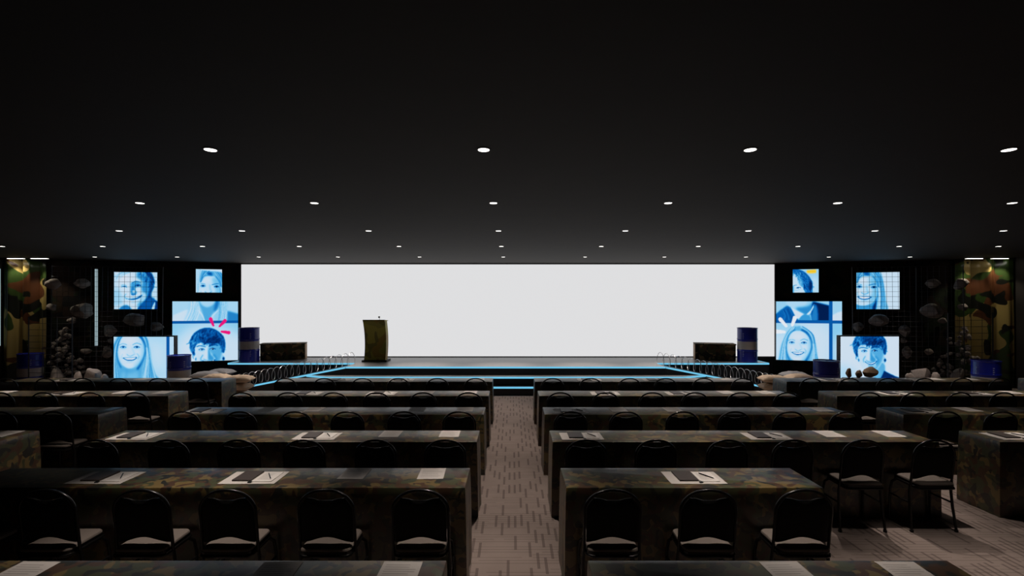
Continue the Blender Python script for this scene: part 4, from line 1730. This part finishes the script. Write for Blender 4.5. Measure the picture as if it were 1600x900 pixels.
# ------------------------------------------------------------------ papers on the tables
def sheet_mesh(name, w, d, th, mat, lines=0, seed=0):
    bm = bx(-w / 2, w / 2, -d / 2, d / 2, 0, th)
    if not lines:
        me = bpy.data.meshes.new(name)
        bm.to_mesh(me)
        bm.free()
        me.materials.append(M[mat])
        return me
    rnd = random.Random(seed)
    nb = len(bm.faces)
    for k in range(lines):
        y = d / 2 - .035 - k * (d - .06) / lines
        x1 = w / 2 - .02 - rnd.random() * .04
        v = [bm.verts.new(p) for p in ((-w / 2 + .02, y - .0022, th + .0004), (x1, y - .0022, th + .0004), (x1, y + .0022, th + .0004), (-w / 2 + .02, y + .0022, th + .0004))]
        f = bm.faces.new(v)
        f.material_index = 1
    me = bpy.data.meshes.new(name)
    bm.to_mesh(me)
    bm.free()
    me.materials.append(M[mat])
    me.materials.append(M['ink'])
    return me


ME_SHEET = sheet_mesh('paper_sheet', .205, .25, .0012, 'paper', 9, 2)
ME_MAT = sheet_mesh('open_folder', .43, .27, .002, 'paper')
ME_BOOK = sheet_mesh('notebook', .145, .205, .012, 'notebook')
ME_PAD = sheet_mesh('writing_pad', .15, .205, .004, 'pad', 7, 5)
bm = bmesh.new()
tube(bm, [(0, -.07, .0045), (0, -.06, .0045), (0, .06, .0045), (0, .07, .0045)], [.001, .0042, .0042, .003], 8)
ME_PEN = bpy.data.meshes.new('pen')
bm.to_mesh(ME_PEN)
bm.free()
ME_PEN.materials.append(M['black_gloss'])
bm = bx(-.014, .014, -.010, .010, 0, .008, bev=.002)
tube(bm, [(-.008, .008, .006), (-.006, .022, .010), (.006, .022, .010), (.008, .008, .006)], .0012, 5)
ME_CLIP = bpy.data.meshes.new('binder_clip')
bm.to_mesh(ME_CLIP)
bm.free()
ME_CLIP.materials.append(M['black_gloss'])

BLOCK = {'li': 'left inner table', 'ri': 'right inner table', 'lo': 'outer left table', 'ro': 'outer right table'}


def put(name, me, loc, rz, label, cat, group):
    o = bpy.data.objects.new(name, me)
    COL.objects.link(o)
    o.location = loc
    o.rotation_euler = (0, 0, rz)
    tag(o, label, cat, group)
    return o


def paper_row(row, block, items):
    """items: (kind, x) from the left; kind s = loose sheet, f = folder set"""
    zt = TABLE_H + .0006
    ns = {'s': sum(1 for k, _ in items if k == 's'), 'f': sum(1 for k, _ in items if k == 'f')}
    ct = {'s': 0, 'f': 0}
    for kind, x in items:
        w = ORD[ct[kind]] + ' from the left' if ns[kind] > 1 else 'only one'
        ct[kind] += 1
        tail = '%s, %s, %s' % (w, BLOCK[block], ROWLAB[row])
        y0 = ROWY[row]
        if kind == 's':
            put('paper_sheet', ME_SHEET, (x, y0 + DEPTH - .145, zt), random.uniform(-.04, .04), 'printed sheet, ' + tail, 'paper', 'loose printed sheets on the tables')
        else:
            y = y0 + .205
            put('open_folder', ME_MAT, (x, y, zt), random.uniform(-.02, .02), 'white folder, ' + tail, 'folder', 'open white folders on the tables')
            put('notebook', ME_BOOK, (x - .06, y + .018, zt + .0022), .0, 'dark notebook on folder, ' + tail, 'notebook', 'dark notebooks on the folders')
            put('writing_pad', ME_PAD, (x + .10, y + .01, zt + .0022), .0, 'white pad on folder, ' + tail, 'notepad', 'white pads on the folders')
            put('pen', ME_PEN, (x + .11, y + .015, zt + .0066), .55, 'pen on pad, ' + tail, 'pen', 'pens on the writing pads')
            put('binder_clip', ME_CLIP, (x + .02, y - .112, zt + .0022), .1, 'small black clip, ' + tail, 'clip', 'black clips on the folders')


def X(px, d):
    return (px - 800) * d / FPX


paper_row('A', 'li', [('s', X(30, 2.47)), ('s', X(428, 2.47)), ('s', X(622, 2.47))])
paper_row('A', 'ri', [('s', X(1236, 2.47)), ('s', X(1424, 2.47))])
paper_row('B', 'li', [('f', X(166, 3.84)), ('f', X(398, 3.84)), ('s', X(555, 3.94)), ('s', X(675, 3.94))])
paper_row('B', 'ri', [('f', X(1083, 3.84))])
paper_row('C', 'li', [('f', X(212, 5.05)), ('f', X(496, 5.05)), ('s', X(611, 5.15)), ('s', X(703, 5.15))])
paper_row('C', 'ri', [('f', X(908, 5.05)), ('f', X(1197, 5.05)), ('s', X(1295, 5.15)), ('s', X(1388, 5.15))])
paper_row('C', 'ro', [('f', X(1580, 5.05))])
paper_row('C', 'lo', [('s', X(8, 5.15))])
paper_row('D', 'li', [('f', X(320, 6.25)), ('s', X(418, 6.35)), ('s', X(492, 6.35)), ('s', X(652, 6.35)), ('s', X(727, 6.35))])
paper_row('D', 'ri', [('f', X(892, 6.25)), ('s', X(965, 6.35)), ('s', X(1050, 6.35)), ('s', X(1204, 6.35)), ('s', X(1282, 6.35))])
paper_row('D', 'lo', [('s', X(76, 6.35)), ('s', X(152, 6.35))])
paper_row('D', 'ro', [('f', X(1434, 6.25)), ('s', X(1510, 6.35)), ('s', X(1580, 6.35))])
paper_row('E', 'li', [('f', X(480, 7.48)), ('f', X(597, 7.48)), ('s', X(668, 7.58)), ('s', X(735, 7.58))])
paper_row('E', 'ri', [('f', X(945, 7.48)), ('f', X(1063, 7.48)), ('s', X(1134, 7.58)), ('s', X(1195, 7.58))])
paper_row('E', 'lo', [('s', X(8, 7.58)), ('f', X(104, 7.48)), ('s', X(194, 7.58)), ('s', X(256, 7.58))])
paper_row('E', 'ro', [('f', X(1397, 7.48)), ('f', X(1520, 7.48)), ('s', X(1578, 7.58))])
paper_row('F', 'li', [('f', X(528, 8.8)), ('f', X(628, 8.8)), ('s', X(748, 8.9))])
paper_row('F', 'ri', [('f', X(921, 8.8)), ('f', X(1024, 8.8)), ('s', X(1084, 8.9)), ('s', X(1134, 8.9))])
paper_row('F', 'lo', [('f', X(110, 8.8)), ('s', X(222, 8.9)), ('s', X(288, 8.9))])
paper_row('F', 'ro', [('f', X(1301, 8.8)), ('f', X(1416, 8.8)), ('s', X(1462, 8.9)), ('s', X(1516, 8.9))])
